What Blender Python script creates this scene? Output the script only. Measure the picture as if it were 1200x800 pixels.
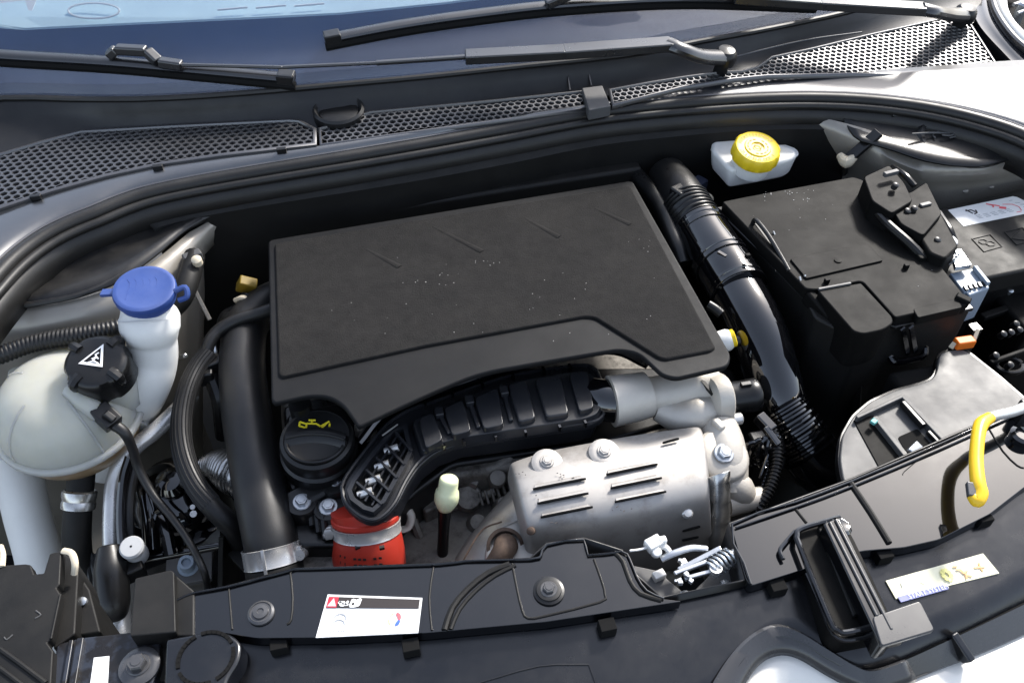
import bpy, bmesh, math, random
from mathutils import Vector, Matrix
random.seed(7)
scene = bpy.context.scene
for o in list(bpy.data.objects):
    bpy.data.objects.remove(o)

# ---------------------------------------------------------------- camera
FPX = 1000.0
PITCH = math.atan(0.99)
YAW = math.radians(12.8)
FW = Vector((math.sin(YAW)*math.cos(PITCH), math.cos(YAW)*math.cos(PITCH), -math.sin(PITCH)))
RT = Vector((math.cos(YAW), -math.sin(YAW), 0))
UP = RT.cross(FW)
def ray(px, py):
    return FW + RT*((px-600)/FPX) - UP*((py-400)/FPX)
CAM = Vector((0, 0, .5)) - ray(560, 330)
cam = bpy.data.cameras.new('camera')
cam.sensor_width = 36; cam.lens = FPX/1200*36
cam.clip_start = .01; cam.clip_end = 200
camo = bpy.data.objects.new('camera', cam)
scene.collection.objects.link(camo)
camo.matrix_world = Matrix(((RT.x, UP.x, -FW.x, CAM.x), (RT.y, UP.y, -FW.y, CAM.y), (RT.z, UP.z, -FW.z, CAM.z), (0, 0, 0, 1)))
scene.camera = camo

# ---------------------------------------------------------------- light
SUN_EL = math.radians(39); SUN_AZ = math.radians(49)      # azimuth from +Y towards +X
world = bpy.data.worlds.new('World'); scene.world = world
world.use_nodes = True
wn = world.node_tree.nodes; wn.clear()
sky = wn.new('ShaderNodeTexSky'); sky.sky_type = 'NISHITA'; sky.sun_disc = False
sky.sun_elevation = SUN_EL; sky.sun_rotation = SUN_AZ
sky.dust_density = 1.6; sky.air_density = 0.9; sky.ozone_density = 1.0
bg = wn.new('ShaderNodeBackground'); bg.inputs[1].default_value = 0.15
wo = wn.new('ShaderNodeOutputWorld')
hs = wn.new('ShaderNodeHueSaturation'); hs.inputs['Saturation'].default_value = .62      # thin high haze: paler blue overall
world.node_tree.links.new(sky.outputs[0], hs.inputs['Color'])
world.node_tree.links.new(hs.outputs[0], bg.inputs[0])
world.node_tree.links.new(bg.outputs[0], wo.inputs[0])
sun = bpy.data.lights.new('sun', 'SUN'); sun.energy = 2.6; sun.angle = math.radians(8.0); sun.color = (1, .955, .89)
suno = bpy.data.objects.new('sun', sun); scene.collection.objects.link(suno)
SD = Vector((math.sin(SUN_AZ)*math.cos(SUN_EL), math.cos(SUN_AZ)*math.cos(SUN_EL), math.sin(SUN_EL)))
suno.rotation_euler = SD.to_track_quat('Z', 'Y').to_euler()
suno.location = SD*5
scene.view_settings.view_transform = 'Standard'
scene.view_settings.look = 'None'
scene.view_settings.exposure = 1.35
scene.view_settings.gamma = 1
scene.view_settings.use_curve_mapping = False

# ---------------------------------------------------------------- helpers
def P(px, py, z):
    """world point on the height z that the photo pixel (1200x800) looks at"""
    r = ray(px, py)
    return CAM + r*((z-CAM.z)/r.z)
def PL(pts, z):
    return [P(p[0], p[1], p[2] if len(p) > 2 else z) for p in pts]
def lerp(a, b, t): return a+(b-a)*t
def catmull(pts, n):
    if len(pts) == 2:
        return [pts[0].lerp(pts[1], i/n) for i in range(n+1)]
    out = []
    for i in range(len(pts)-1):
        p0 = pts[i-1] if i else pts[0]*2-pts[1]
        p1, p2 = pts[i], pts[i+1]
        p3 = pts[i+2] if i+2 < len(pts) else pts[-1]*2-pts[-2]
        for k in range(n):
            t = k/n
            out.append(.5*((2*p1)+(p2-p0)*t+(2*p0-5*p1+4*p2-p3)*t*t+(3*p1-p0-3*p2+p3)*t**3))
    out.append(pts[-1].copy())
    return out
def fillet(pts, r, n=4):
    """round the corners of a closed outline (list of Vectors in one plane); r = radius or list"""
    out = []; N = len(pts)
    for i, p in enumerate(pts):
        rr = r[i] if isinstance(r, (list, tuple)) else r
        a = pts[i-1]-p; b = pts[(i+1) % N]-p
        d = min(rr, a.length*.45, b.length*.45)
        if d < 1e-5: out.append(p.copy()); continue
        A = p+a.normalized()*d; Bq = p+b.normalized()*d
        for k in range(n+1):
            t = k/n
            out.append(A*(1-t)**2+p*2*t*(1-t)+Bq*t*t)
    return out
def frame(axis):
    z = Vector(axis).normalized()
    h = Vector((1, 0, 0)) if abs(z.x) < .9 else Vector((0, 1, 0))
    y = z.cross(h).normalized(); x = y.cross(z)
    return Matrix((x, y, z)).transposed()
def inpoly(x, y, poly):
    c = False; j = len(poly)-1
    for i in range(len(poly)):
        xi, yi, xj, yj = poly[i][0], poly[i][1], poly[j][0], poly[j][1]
        if (yi > y) != (yj > y) and x < (xj-xi)*(y-yi)/(yj-yi)+xi: c = not c
        j = i
    return c
class MB:
    def __init__(s): s.v = []; s.f = []
    def add(s, vs, fs):
        o = len(s.v); s.v += [Vector(q) for q in vs]; s.f += [[i+o for i in f] for f in fs]; return s
    def prism(s, top, dz, inset=0.0, cap=True):
        """closed outline 'top' extruded down by dz (number) - inset moves the foot outwards"""
        n = len(top); c = sum(top, Vector())/n
        bot = [p+Vector((0, 0, -dz))+((p-c).normalized()*inset if inset else Vector()) for p in top]
        area = sum(top[i].x*top[(i+1) % n].y-top[(i+1) % n].x*top[i].y for i in range(n))
        idx = list(range(n))
        fs = [[i, i+n, (i+1) % n+n, (i+1) % n] for i in idx]
        fs.append(idx); 
        if cap: fs.append([i+n for i in reversed(idx)])
        if area < 0: fs = [list(reversed(f)) for f in fs]
        return s.add(list(top)+bot, fs)
    def slab(s, top, bot):
        n = len(top); fs = [[i, i+n, (i+1) % n+n, (i+1) % n] for i in range(n)]
        fs += [list(range(n)), [i+n for i in reversed(range(n))]]
        return s.add(list(top)+list(bot), fs)
    def box(s, c, size, R=None):
        R = R or Matrix.Identity(3); c = Vector(c)
        vs = [c+R@Vector((x*size[0]/2, y*size[1]/2, z*size[2]/2)) for z in (-1, 1) for y in (-1, 1) for x in (-1, 1)]
        return s.add(vs, [[0, 2, 3, 1], [4, 5, 7, 6], [0, 1, 5, 4], [2, 6, 7, 3], [0, 4, 6, 2], [1, 3, 7, 5]])
    def bar(s, a, b, w, h, up=(0, 0, 1)):
        a = Vector(a); b = Vector(b); d = (b-a); y = d.normalized(); x = y.cross(Vector(up)).normalized(); z = x.cross(y)
        return s.box((a+b)/2, (w, d.length, h), Matrix((x, y, z)).transposed())
    def tube(s, pts, r, n=14, sub=6, corr=None, caps=True, flat=1.0, flatdir=(0, 0, 1)):
        path = catmull([Vector(p) for p in pts], sub)
        rs = []
        if isinstance(r, (list, tuple)):
            for i in range(len(r)-1):
                for k in range(sub): rs.append(lerp(r[i], r[i+1], k/sub))
            rs.append(r[-1])
        else: rs = [r]*len(path)
        if corr:      # resample evenly at a quarter pitch, modulate radius
            pitch, amp = corr
            L = [0]
            for i in range(1, len(path)): L.append(L[-1]+(path[i]-path[i-1]).length)
            m = max(8, int(L[-1]/pitch*4)); np_, nr = [], []; j = 0
            for i in range(m+1):
                t = L[-1]*i/m
                while j < len(L)-2 and L[j+1] < t: j += 1
                q = (t-L[j])/max(1e-9, L[j+1]-L[j])
                np_.append(path[j].lerp(path[j+1], q))
                nr.append(lerp(rs[j], rs[j+1], q)+(amp if i % 4 < 2 else -amp))
            path, rs = np_, nr
        N = len(path)
        T = [(path[min(i+1, N-1)]-path[max(i-1, 0)]).normalized() for i in range(N)]
        u = frame(T[0])@Vector((1, 0, 0)); vs = []; fs = []
        for i in range(N):
            u = (u-T[i]*u.dot(T[i])).normalized(); w = T[i].cross(u)
            for k in range(n):
                a = 2*math.pi*k/n
                off = (u*math.cos(a)+w*math.sin(a))*rs[i]
                if flat != 1.0:
                    fd = Vector(flatdir); off = off-fd*off.dot(fd)*(1-flat)
                vs.append(path[i]+off)
        for i in range(N-1):
            for k in range(n):
                fs.append([i*n+k, i*n+(k+1) % n, (i+1)*n+(k+1) % n, (i+1)*n+k])
        if caps:
            fs.append(list(reversed(range(n)))); fs.append([(N-1)*n+k for k in range(n)])
        return s.add(vs, fs)
    def lathe(s, prof, c, axis=(0, 0, 1), n=28, sx=1.0, wob=None, caps=True):
        """prof: list of (radius, height) from bottom to top"""
        R = frame(axis); c = Vector(c); vs = []; fs = []
        for r, h in prof:
            for k in range(n):
                a = 2*math.pi*k/n; rr = r*(1+(wob(a, h) if wob else 0))
                vs.append(c+R@Vector((rr*math.cos(a)*sx, rr*math.sin(a), h)))
        for i in range(len(prof)-1):
            for k in range(n):
                fs.append([i*n+k, i*n+(k+1) % n, (i+1)*n+(k+1) % n, (i+1)*n+k])
        if caps:
            fs.append(list(reversed(range(n)))); fs.append([(len(prof)-1)*n+k for k in range(n)])
        return s.add(vs, fs)
    def grid(s, rows):
        m = len(rows[0]); vs = [p for r in rows for p in r]; fs = []
        for i in range(len(rows)-1):
            for k in range(m-1):
                fs.append([i*m+k, i*m+k+1, (i+1)*m+k+1, (i+1)*m+k])
        return s.add(vs, fs)
def build(name, mb, mat, parent=None, bevel=0, seg=2, smooth=35, solid=0, subsurf=0, label=None, base=None, fixn=True):
    me = bpy.data.meshes.new(name)
    bm = bmesh.new()
    vv = [bm.verts.new(v) for v in mb.v]
    for f in mb.f:
        try: bm.faces.new([vv[i] for i in f])
        except ValueError: pass
    bmesh.ops.remove_doubles(bm, verts=bm.verts, dist=1e-6)
    if fixn: bmesh.ops.recalc_face_normals(bm, faces=bm.faces)
    if base is None:
        xs = [v.co.x for v in bm.verts]; ys = [v.co.y for v in bm.verts]; zs = [v.co.z for v in bm.verts]
        base = Vector(((min(xs)+max(xs))/2, (min(ys)+max(ys))/2, min(zs)))
    bmesh.ops.translate(bm, verts=bm.verts, vec=-base)
    bm.to_mesh(me); bm.free()
    me.materials.append(M[mat] if isinstance(mat, str) else mat)
    o = bpy.data.objects.new(name, me); scene.collection.objects.link(o)
    if parent is not None:
        o.parent = parent
        w = Vector(); q = parent
        while q: w += q.location; q = q.parent
        o.location = base-w
    else: o.location = base
    if smooth:
        for p in me.polygons: p.use_smooth = True
        if not subsurf: me.set_sharp_from_angle(angle=math.radians(smooth))
    if solid:
        m = o.modifiers.new('solid', 'SOLIDIFY'); m.thickness = solid; m.offset = -1
    if subsurf:
        m = o.modifiers.new('sub', 'SUBSURF'); m.levels = subsurf; m.render_levels = subsurf
    if bevel:
        m = o.modifiers.new('bevel', 'BEVEL'); m.width = bevel; m.segments = seg; m.limit_method = 'ANGLE'
        m.angle_limit = math.radians(38); m.harden_normals = True
    if label: o['label'] = label
    return o
def tag(o, label, cat=None, group=None, kind=None):
    if label: o['label'] = label
    if cat: o['category'] = cat
    if group: o['group'] = group
    if kind: o['kind'] = kind
    return o
def thing(name, label, cat, loc, group=None):
    o = bpy.data.objects.new(name, None); scene.collection.objects.link(o)
    o.location = loc; o.empty_display_size = .02
    return tag(o, label, cat, group)
def struct(o):
    o['kind'] = 'structure'; return o
def text(s, c, xdir, ydir, size, mb, lift=0.0003, depth=0.0002):
    """built-in font lettering laid on a surface at c"""
    cu = bpy.data.curves.new('lettering', 'FONT'); cu.body = s; cu.size = size; cu.align_x = 'CENTER'; cu.align_y = 'CENTER'
    cu.resolution_u = 2
    ob = bpy.data.objects.new('lettering', cu)
    me = bpy.data.meshes.new_from_object(ob)
    x = Vector(xdir).normalized(); y = Vector(ydir).normalized(); z = x.cross(y).normalized()
    mb.add([Vector(c)+x*v.co.x+y*v.co.y+z*lift for v in me.vertices], [list(p.vertices) for p in me.polygons])
    bpy.data.objects.remove(ob); bpy.data.curves.remove(cu); bpy.data.meshes.remove(me)
def bolt(parent, c, r, mat='zinc', axis=(0, 0, 1), h=.006, name='bolt', washer=1.45):
    m = MB()
    m.lathe([(r*washer, 0), (r*washer, .0012), (r*washer*.92, .002), (r*1.1, .002)], c, axis, 20)
    R = frame(axis)
    m.lathe([(r, .0019), (r, h*.8), (r*.86, h)], c, axis, 6)
    m.lathe([(r*.6, h-.0002), (r*.55, h+.0006)], c, axis, 12)
    return build(name, m, mat, parent, smooth=30)
def clip_square(parent, c, sx, sy, sz, R=None):
    m = MB(); m.box(c, (sx, sy, sz), R); return build('clip', m, 'black', parent, bevel=.0008)

# ---------------------------------------------------------------- materials
M = {}
def mat(name, col, rough=.5, metal=0, grain=0, gscale=800, gdist=.0004, var=0, vscale=30, dust=0, dcol=(.25, .23, .2), rvar=0.0,
        coat=0, trans=0, sss=0, ior=1.45, emit=None, spec=.5, col2=None, c2scale=20, c2lo=.5, c2hi=.7, c2detail=6, alpha=1, sssr=(.01, .01, .01)):
    m = bpy.data.materials.new(name); m.use_nodes = True; M[name] = m
    nt = m.node_tree; N = nt.nodes; L = nt.links; b = N['Principled BSDF']
    b.inputs['Roughness'].default_value = rough; b.inputs['Metallic'].default_value = metal
    b.inputs['Coat Weight'].default_value = coat; b.inputs['Coat Roughness'].default_value = .05
    b.inputs['Transmission Weight'].default_value = trans; b.inputs['IOR'].default_value = ior
    b.inputs['Specular IOR Level'].default_value = spec
    b.inputs['Subsurface Weight'].default_value = sss; b.inputs['Subsurface Radius'].default_value = sssr
    b.inputs['Subsurface Scale'].default_value = 1
    b.inputs['Alpha'].default_value = alpha
    tc = N.new('ShaderNodeNewGeometry').outputs['Position']
    def noise(sc, det=4, rg=.6):
        t = N.new('ShaderNodeTexNoise'); t.inputs['Scale'].default_value = sc; t.inputs['Detail'].default_value = det
        t.inputs['Roughness'].default_value = rg; L.new(tc, t.inputs['Vector']); return t.outputs['Fac']
    def ramp(src, lo, hi, a=0, c=1):
        r = N.new('ShaderNodeMapRange'); r.inputs[1].default_value = lo; r.inputs[2].default_value = hi
        r.inputs[3].default_value = a; r.inputs[4].default_value = c; r.clamp = True; L.new(src, r.inputs[0]); return r.outputs[0]
    def mix(fac, a, c):
        x = N.new('ShaderNodeMix'); x.data_type = 'RGBA'
        L.new(fac, x.inputs[0])
        for s, q in ((x.inputs[6], a), (x.inputs[7], c)):
            if isinstance(q, tuple): s.default_value = q+(1,)
            else: L.new(q, s)
        return x.outputs[2]
    src = col
    if var:
        f = noise(vscale, 5)
        src = mix(ramp(f, .3, .7), tuple(c*(1-var) for c in col), tuple(min(1, c*(1+var)) for c in col))
    if col2:
        src = mix(ramp(noise(c2scale, c2detail, .7), c2lo, c2hi), src, col2)
    if dust:
        g = ramp(noise(14, 8, .7), .42, .75, 0, dust)
        h = N.new('ShaderNodeSeparateXYZ'); gm = N.new('ShaderNodeNewGeometry'); L.new(gm.outputs['Normal'], h.inputs[0])
        up = ramp(h.outputs[2], .2, .9)
        mm = N.new('ShaderNodeMath'); mm.operation = 'MULTIPLY'; L.new(g, mm.inputs[0]); L.new(up, mm.inputs[1])
        src = mix(mm.outputs[0], src, dcol)
    if isinstance(src, tuple): b.inputs['Base Color'].default_value = src+(1,)
    else: L.new(src, b.inputs['Base Color'])
    if rvar:
        L.new(ramp(noise(22, 6, .65), .3, .75, max(.02, rough-rvar), min(1, rough+rvar)), b.inputs['Roughness'])
    if grain:
        bp = N.new('ShaderNodeBump'); bp.inputs['Strength'].default_value = grain; bp.inputs['Distance'].default_value = gdist
        L.new(noise(gscale, 3), bp.inputs['Height']); L.new(bp.outputs[0], b.inputs['Normal'])
    if emit: b.inputs['Emission Color'].default_value = emit+(1,); b.inputs['Emission Strength'].default_value = 1
    return m
mat('felt', (.0125, .0120, .0117), .85, grain=.9, gscale=700, gdist=.0009, var=.2, vscale=90, dust=.03, spec=.15)
mat('cover_rim', (.0052, .0055, .0063), .58, grain=.2, gscale=1500, var=.12, dust=.02, rvar=.08, spec=.2)
mat('black', (.0055, .0055, .0058), .36, grain=.12, gscale=1400, rvar=.12, dust=.02)
mat('black_matt', (.0065, .0063, .006), .58, grain=.25, gscale=1200, var=.15, dust=.04, rvar=.1, spec=.3)
mat('airbox', (.0045, .0044, .0043), .58, grain=.3, gscale=1100, var=.15, dust=.03, rvar=.06, spec=.10)
mat('gloss', (.003, .003, .0036), .055, rvar=.025, ior=1.8)
mat('panel', (.0022, .0024, .0032), .13, grain=.05, gscale=1600, rvar=.06, dust=.012, ior=1.65)
mat('fascia', (.0036, .0042, .006), .25, grain=.1, gscale=1400, rvar=.1, dust=.045, var=.1, ior=1.55)
mat('cowl', (.0065, .0065, .007), .45, grain=.25, gscale=900, dust=.05, rvar=.12)
mat('trim', (.010, .010, .011), .30, grain=.08, gscale=1500, rvar=.06, ior=1.8)
mat('rubber', (.0095, .009, .0085), .48, grain=.15, gscale=500, var=.2, dust=.06, rvar=.1)
mat('hose', (.0085, .0085, .009), .45, grain=.2, gscale=600, dust=.04, rvar=.1)
mat('strip_gloss', (.006, .007, .009), .34, ior=2.4, rvar=.04)
mat('grille', (.13, .13, .135), .40, metal=.85, rvar=.06)
mat('gloss_panel', (.003, .0033, .0042), .055, rvar=.02, ior=1.7, dust=.01, dcol=(.2, .22, .25))
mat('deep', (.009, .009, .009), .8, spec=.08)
mat('duct', (.013, .014, .017), .34, grain=.1, gscale=1200, rvar=.1, dust=.05)
mat('body', (.27, .25, .218), .38, metal=.35, var=.12, vscale=12, dust=.35, dcol=(.2, .17, .13), rvar=.1, coat=.2)
mat('paint_dark', (.008, .009, .013), .12, coat=.6, rvar=.05, dust=.05)
mat('paint_cream', (.78, .76, .70), .25, coat=.6)
mat('white', (.66, .66, .64), .4, sss=.25, var=.04, dust=.12, dcol=(.5, .46, .38))
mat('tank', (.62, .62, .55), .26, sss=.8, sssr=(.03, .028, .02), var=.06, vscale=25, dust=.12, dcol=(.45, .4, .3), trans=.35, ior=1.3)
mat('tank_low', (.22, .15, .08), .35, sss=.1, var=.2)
mat('blue', (.028, .062, .225), .42, var=.06, dust=.12, dcol=(.3, .33, .45), grain=.08)
mat('yellow', (.74, .53, .018), .42, var=.05, dust=.1, dcol=(.6, .5, .2))
mat('yellow_dark', (.30, .19, .01), .6)
mat('rod_yellow', (.80, .50, .02), .35)
mat('red', (.41, .032, .018), .4, var=.08, grain=.1, gscale=500)
mat('dark_print', (.02, .015, .015), .6)
mat('zinc', (.45, .47, .49), .32, metal=.85, var=.1, vscale=80, rvar=.08)
mat('steel', (.62, .61, .59), .30, metal=.6, var=.08, rvar=.1)
mat('alu', (.37, .352, .33), .5, metal=.55, var=.08, vscale=30, rvar=.08, grain=.1, gscale=300, col2=(.22, .2, .18), c2scale=26, c2lo=.52, c2hi=.78)
mat('cast', (.50, .465, .41), .52, metal=.35, grain=.5, gscale=420, var=.08, col2=(.45, .38, .30), c2scale=22, c2lo=.56, c2hi=.85)
mat('cast_dark', (.20, .188, .17), .55, metal=.5, grain=.3, gscale=400, var=.3, col2=(.05, .045, .04), c2scale=30, c2lo=.45, c2hi=.65)
mat('foil', (.5, .49, .47), .3, metal=.95, rvar=.1, var=.2, vscale=60)
mat('rust', (.11, .075, .055), .7, metal=.3, var=.4, vscale=80, grain=.4)
mat('pale_green', (.82, .86, .55), .4, sss=.2)
mat('paper', (.72, .72, .71), .5)
mat('paper_yellow', (.80, .77, .56), .4)
mat('print_red', (.45, .02, .04), .5)
mat('print_pink', (.75, .12, .14), .5)
mat('print_blue', (.06, .14, .55), .5)
mat('print_grey', (.42, .43, .44), .5)
mat('print_orange', (.70, .38, .16), .5)
mat('print_lemon', (.74, .70, .25), .5)
mat('white_print', (.8, .8, .8), .5)
mat('oil_yellow', (.75, .62, .02), .5)
mat('grey_plate', (.065, .065, .066), .55, grain=.2, gscale=1000, rvar=.08, dust=.15, var=.06)
mat('grey_conn', (.22, .27, .33), .45, var=.1)
mat('dull_yellow', (.2, .13, .01), .55)
mat('cream_plastic', (.55, .48, .36), .5)
mat('orange', (.75, .16, .01), .5)
mat('teal', (.10, .35, .33), .5)
mat('dust_white', (.55, .53, .5), .8)
mat('glass', (.036, .072, .165), .05, spec=.9, coat=.5, dust=.2, dcol=(.10, .14, .19), alpha=.27)
mat('dash', (.02, .026, .05), .6, var=.2)
mat('shade', (.62, .84, .93), .6, var=.1, vscale=6)  # pale blue of the reflection imitated behind the windscreen
mat('reflection_white', (.8, .85, .86), .6)  # brighter parts of that imitated reflection
mat('chrome', (.85, .85, .86), .08, metal=1.0)
mat('old_cover', (.006, .006, .0065), .35, dust=.1)
# ================================================================ SETTING: bay floor, bulkhead, wings
m = MB(); m.box((.12, -.06, -.01), (1.72, 1.1, .02)); struct(build('bay_floor', m, 'deep'))
EDGE = [(-60, 372), (0, 304), (50, 267), (105, 243), (167, 220), (267, 200), (400, 178), (500, 161), (600, 143), (700, 125), (800, 115), (900, 109), (1000, 110), (1100, 122), (1200, 150), (1280, 195)]
EW = catmull(PL(EDGE, .56), 6)
mat('asphalt', (.06, .06, .06), .85, grain=.6, gscale=60, gdist=.01, var=.25, vscale=8)
m = MB(); m.add([(-60, -60, -.42), (60, -60, -.42), (60, 60, -.42), (-60, 60, -.42)], [[0, 1, 2, 3]]); struct(build('ground', m, 'asphalt', smooth=0))
# bulkhead below the cowl
m = MB()
BW = [p for p in EW if -.40 < p.x < .62]
bh = [p+Vector((.1-p.x, -.25-p.y, 0)).normalized()*.035 for p in BW]
m.grid([[Vector((p.x, p.y, .555)) for p in BW], [Vector((p.x, p.y, .52)) for p in bh], [Vector((p.x, p.y, .46)) for p in bh], [Vector((p.x, p.y+.01, 0)) for p in bh]])
struct(build('bulkhead', m, 'black_matt', solid=.004))
# left inner wing (beige primer metal)
rowsL = [
 [(-40, 372, .512), (0, 362, .512), (60, 357, .512), (130, 338, .512), (180, 306, .512), (222, 272, .512), (262, 252, .51), (335, 229, .51)],
 [(-40, 384, .505), (0, 374, .505), (60, 366, .505), (135, 347, .505), (192, 312, .505), (233, 280, .505), (268, 258, .50), (340, 232, .50)],
 [(-40, 395, .497), (0, 386, .497), (60, 377, .499), (140, 357, .499), (200, 335, .49), (238, 300, .48), (272, 270, .47), (342, 240, .47)],
 [(-40, 420, .47), (0, 408, .47), (60, 396, .475), (150, 375, .475), (205, 365, .45), (240, 340, .43), (275, 300, .42), (342, 270, .42)],
 [(-40, 470, .42), (0, 452, .42), (60, 440, .42), (150, 430, .42), (200, 440, .38), (238, 430, .35), (275, 400, .30), (342, 380, .28)],
 [(-40, 660, .10), (0, 650, .10), (60, 650, .10), (150, 620, .10), (200, 600, .10), (238, 590, .10), (275, 560, .1), (342, 540, .1)],
]
m = MB(); m.grid([catmull(PL(r[:6], 0), 4) for r in rowsL])
m.grid([catmull(PL(r[5:], 0), 4) for r in rowsL[:3]])
struct(build('left_inner_wing', m, 'body', solid=.003, smooth=60))
# right inner wing and strut tower
rowsR = [
 [(880, 128, .535), (945, 134, .535), (1010, 150, .53), (1060, 170, .525), (1100, 188, .52), (1150, 196, .52), (1200, 180, .52), (1260, 160, .52)],
 [(880, 135, .52), (945, 146, .52), (1008, 166, .515), (1052, 190, .51), (1095, 203, .505), (1150, 204, .505), (1200, 192, .505), (1260, 175, .505)],
 [(890, 150, .49), (950, 163, .49), (1008, 186, .49), (1050, 203, .49), (1092, 211, .49), (1145, 210, .49), (1200, 200, .49), (1260, 190, .49)],
 [(900, 180, .46), (960, 185, .46), (1015, 205, .46), (1055, 218, .46), (1095, 225, .465), (1145, 220, .465), (1200, 210, .465), (1260, 200, .465)],
 [(905, 230, .40), (965, 235, .40), (1020, 250, .40), (1060, 260, .40), (1100, 262, .42), (1150, 255, .42), (1200, 245, .42), (1260, 235, .42)],
 [(905, 420, .10), (965, 420, .10), (1020, 430, .10), (1060, 440, .10), (1100, 440, .10), (1150, 435, .10), (1200, 425, .10), (1260, 420, .10)],
]
m = MB(); m.grid([catmull(PL(r, 0), 4) for r in rowsR])
rw = struct(build('right_inner_wing', m, 'body', solid=.003, smooth=60))
for q in ((1130, 222), (1160, 217)):
    m = MB(); m.lathe([(.006, -.004), (.006, .002), (.003, .004)], P(q[0], q[1], .465), (.1, -.6, .8), 14); build('rivet', m, 'body', rw)
# side scuttle covers, black plastic, one per wing
t = thing('scuttle_cover', 'glossy black moulded scuttle cover with curved rib above the washer filler', 'scuttle cover', P(120, 300, .50))
low = [(-40, 370), (0, 360), (60, 355), (130, 336), (180, 303), (220, 270), (260, 250), (335, 227)]
up_ = [(-40, 345), (10, 318), (60, 285), (110, 258), (160, 238), (210, 224), (270, 212), (335, 203)]
m = MB(); a = catmull(PL(low, .515), 4); b = catmull(PL(up_, .535), 4)
mid = [x.lerp(y, .5)+Vector((0, 0, -.012)) for x, y in zip(a, b)]
q1 = [x.lerp(y, .2)+Vector((0, 0, -.001)) for x, y in zip(a, b)]; q2 = [x.lerp(y, .85)+Vector((0, 0, -.008)) for x, y in zip(a, b)]
m.grid([a, q1, mid, q2, b]); build('shell', m, 'old_cover', t, solid=.003, smooth=60)
m = MB(); m.tube(PL([(45, 343, .509), (85, 340, .507), (125, 318, .506), (155, 290, .509), (175, 265, .513), (200, 252, .517), (235, 246, .519)], 0), .0045, 8, 8); build('rib', m, 'old_cover', t)
m = MB(); m.tube(PL([(-20, 362, .516), (40, 356, .516), (100, 343, .516), (150, 318, .516), (190, 285, .516), (240, 255, .516)], 0), .0035, 8, 8); build('lip', m, 'old_cover', t)
m = MB(); m.box(P(46, 316, .516), (.016, .006, .004), Matrix.Rotation(.1, 3, 'Z')); build('tag', m, 'grey_plate', t, bevel=.001)
t = thing('scuttle_cover', 'black scuttle cover with round lamp access hole above the right strut tower', 'scuttle cover', P(1110, 175, .51))
m = MB(); a = catmull(PL([(1008, 166), (1045, 177), (1085, 190), (1130, 196), (1170, 192), (1260, 165)], .524), 4)
b = catmull(PL([(985, 138), (1030, 139), (1080, 142), (1130, 150), (1180, 165), (1260, 190)], .545), 4)
b = catmull(PL([(985, 132), (1030, 132), (1080, 136), (1130, 146), (1190, 160), (1260, 160)], .54), 4)
m.grid([a, [x.lerp(y, .3)+Vector((0, 0, -.006)) for x, y in zip(a, b)], [x.lerp(y, .75)+Vector((0, 0, -.006)) for x, y in zip(a, b)], b]); build('shell', m, 'old_cover', t, solid=.003, smooth=60)
ax = Vector((-.12, -.35, .93)); c = P(1108, 163, .527)
m = MB(); m.lathe([(.036, -.004), (.039, .004), (.035, .007), (.030, .006), (.028, -.001), (.012, -.003)], c, ax, 36, sx=1.0); build('ring', m, 'old_cover', t)
m = MB()
for i in range(3):
    m.tube([c+Vector((.018*math.cos(q)*(1-.2*i)-.002, .012*math.sin(q)*(1-.2*i), .006+.002*i)) for q in [k*.5-.6-i for k in range(9)]], .0011, 6, 2)
m.tube([c+Vector((-.05, .008, .010)), c+Vector((-.02, .004, .010)), c+Vector((.012, -.002, .008))], .0014, 8, 4)
build('wire', m, 'grey_plate', t)
m = MB(); m.tube(PL([(1045, 135, .545), (1080, 136, .54), (1100, 145, .535)], 0), .003, 8, 4); build('wire', m, 'black', t)
# black lever arm reaching from the scuttle to a pale clip
t = thing('lever_arm', 'black lever arm with pale ball clip beside the brake fluid reservoir', 'lever', P(1003, 190, .47))
m = MB(); m.bar(P(1030, 155, .535), P(995, 186, .50), .016, .006); build('arm', m, 'black', t, bevel=.001)
m = MB(); m.tube(PL([(984, 182, .50), (992, 190, .498), (1002, 184, .503)], 0), [.005, .009, .005], 10, 4); build('ball_clip', m, 'cream_plastic', t)
m = MB(); m.tube(PL([(991, 188, .497), (989, 200, .46), (988, 215, .40), (988, 240, .33)], 0), .005, 8, 4); build('rod', m, 'black', t)

# ================================================================ COWL
LOW = [(-60, 268), (0, 246), (60, 226), (125, 208), (190, 194), (260, 184), (372, 171), (500, 152), (690, 127), (722, 121), (800, 103), (860, 94), (900, 90), (1000, 86), (1100, 85), (1187, 88), (1240, 96)]
# glossy strip between grille and seal
t = thing('scuttle_strip', 'glossy black scuttle strip catching sky glare between the grille and the rubber seal', 'trim strip', P(600, 140, .55))
A = catmull(PL([(q[0], q[1], .566) for q in LOW], 0), 6); Bc = EW
def resample(p, n):
    L = [0]
    for i in range(1, len(p)): L.append(L[-1]+(p[i]-p[i-1]).length)
    out = []; j = 0
    for i in range(n+1):
        s = L[-1]*i/n
        while j < len(L)-2 and L[j+1] < s: j += 1
        out.append(p[j].lerp(p[j+1], (s-L[j])/max(1e-9, L[j+1]-L[j])))
    return out
A = resample(A, 90); Bq = resample(Bc, 90)
tw = [max(0, min(1, (p.x-.20)/.16)) for p in A]
A = [Vector((a.x, a.y, lerp(a.z, b.z+.17*math.hypot(a.x-b.x, a.y-b.y), w))) for a, b, w in zip(A, Bq, tw)]
prof = [(0, 0), (.15, .002), (.4, .0035), (.7, .003), (.9, .0008), (1, -.004)]
m = MB(); m.grid([[a.lerp(b, s)+Vector((0, 0, h*(1-.85*w))) for a, b, w in zip(A, Bq, tw)] for s, h in prof]); build('strip', m, 'strip_gloss', t, solid=.003, smooth=70)
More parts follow.
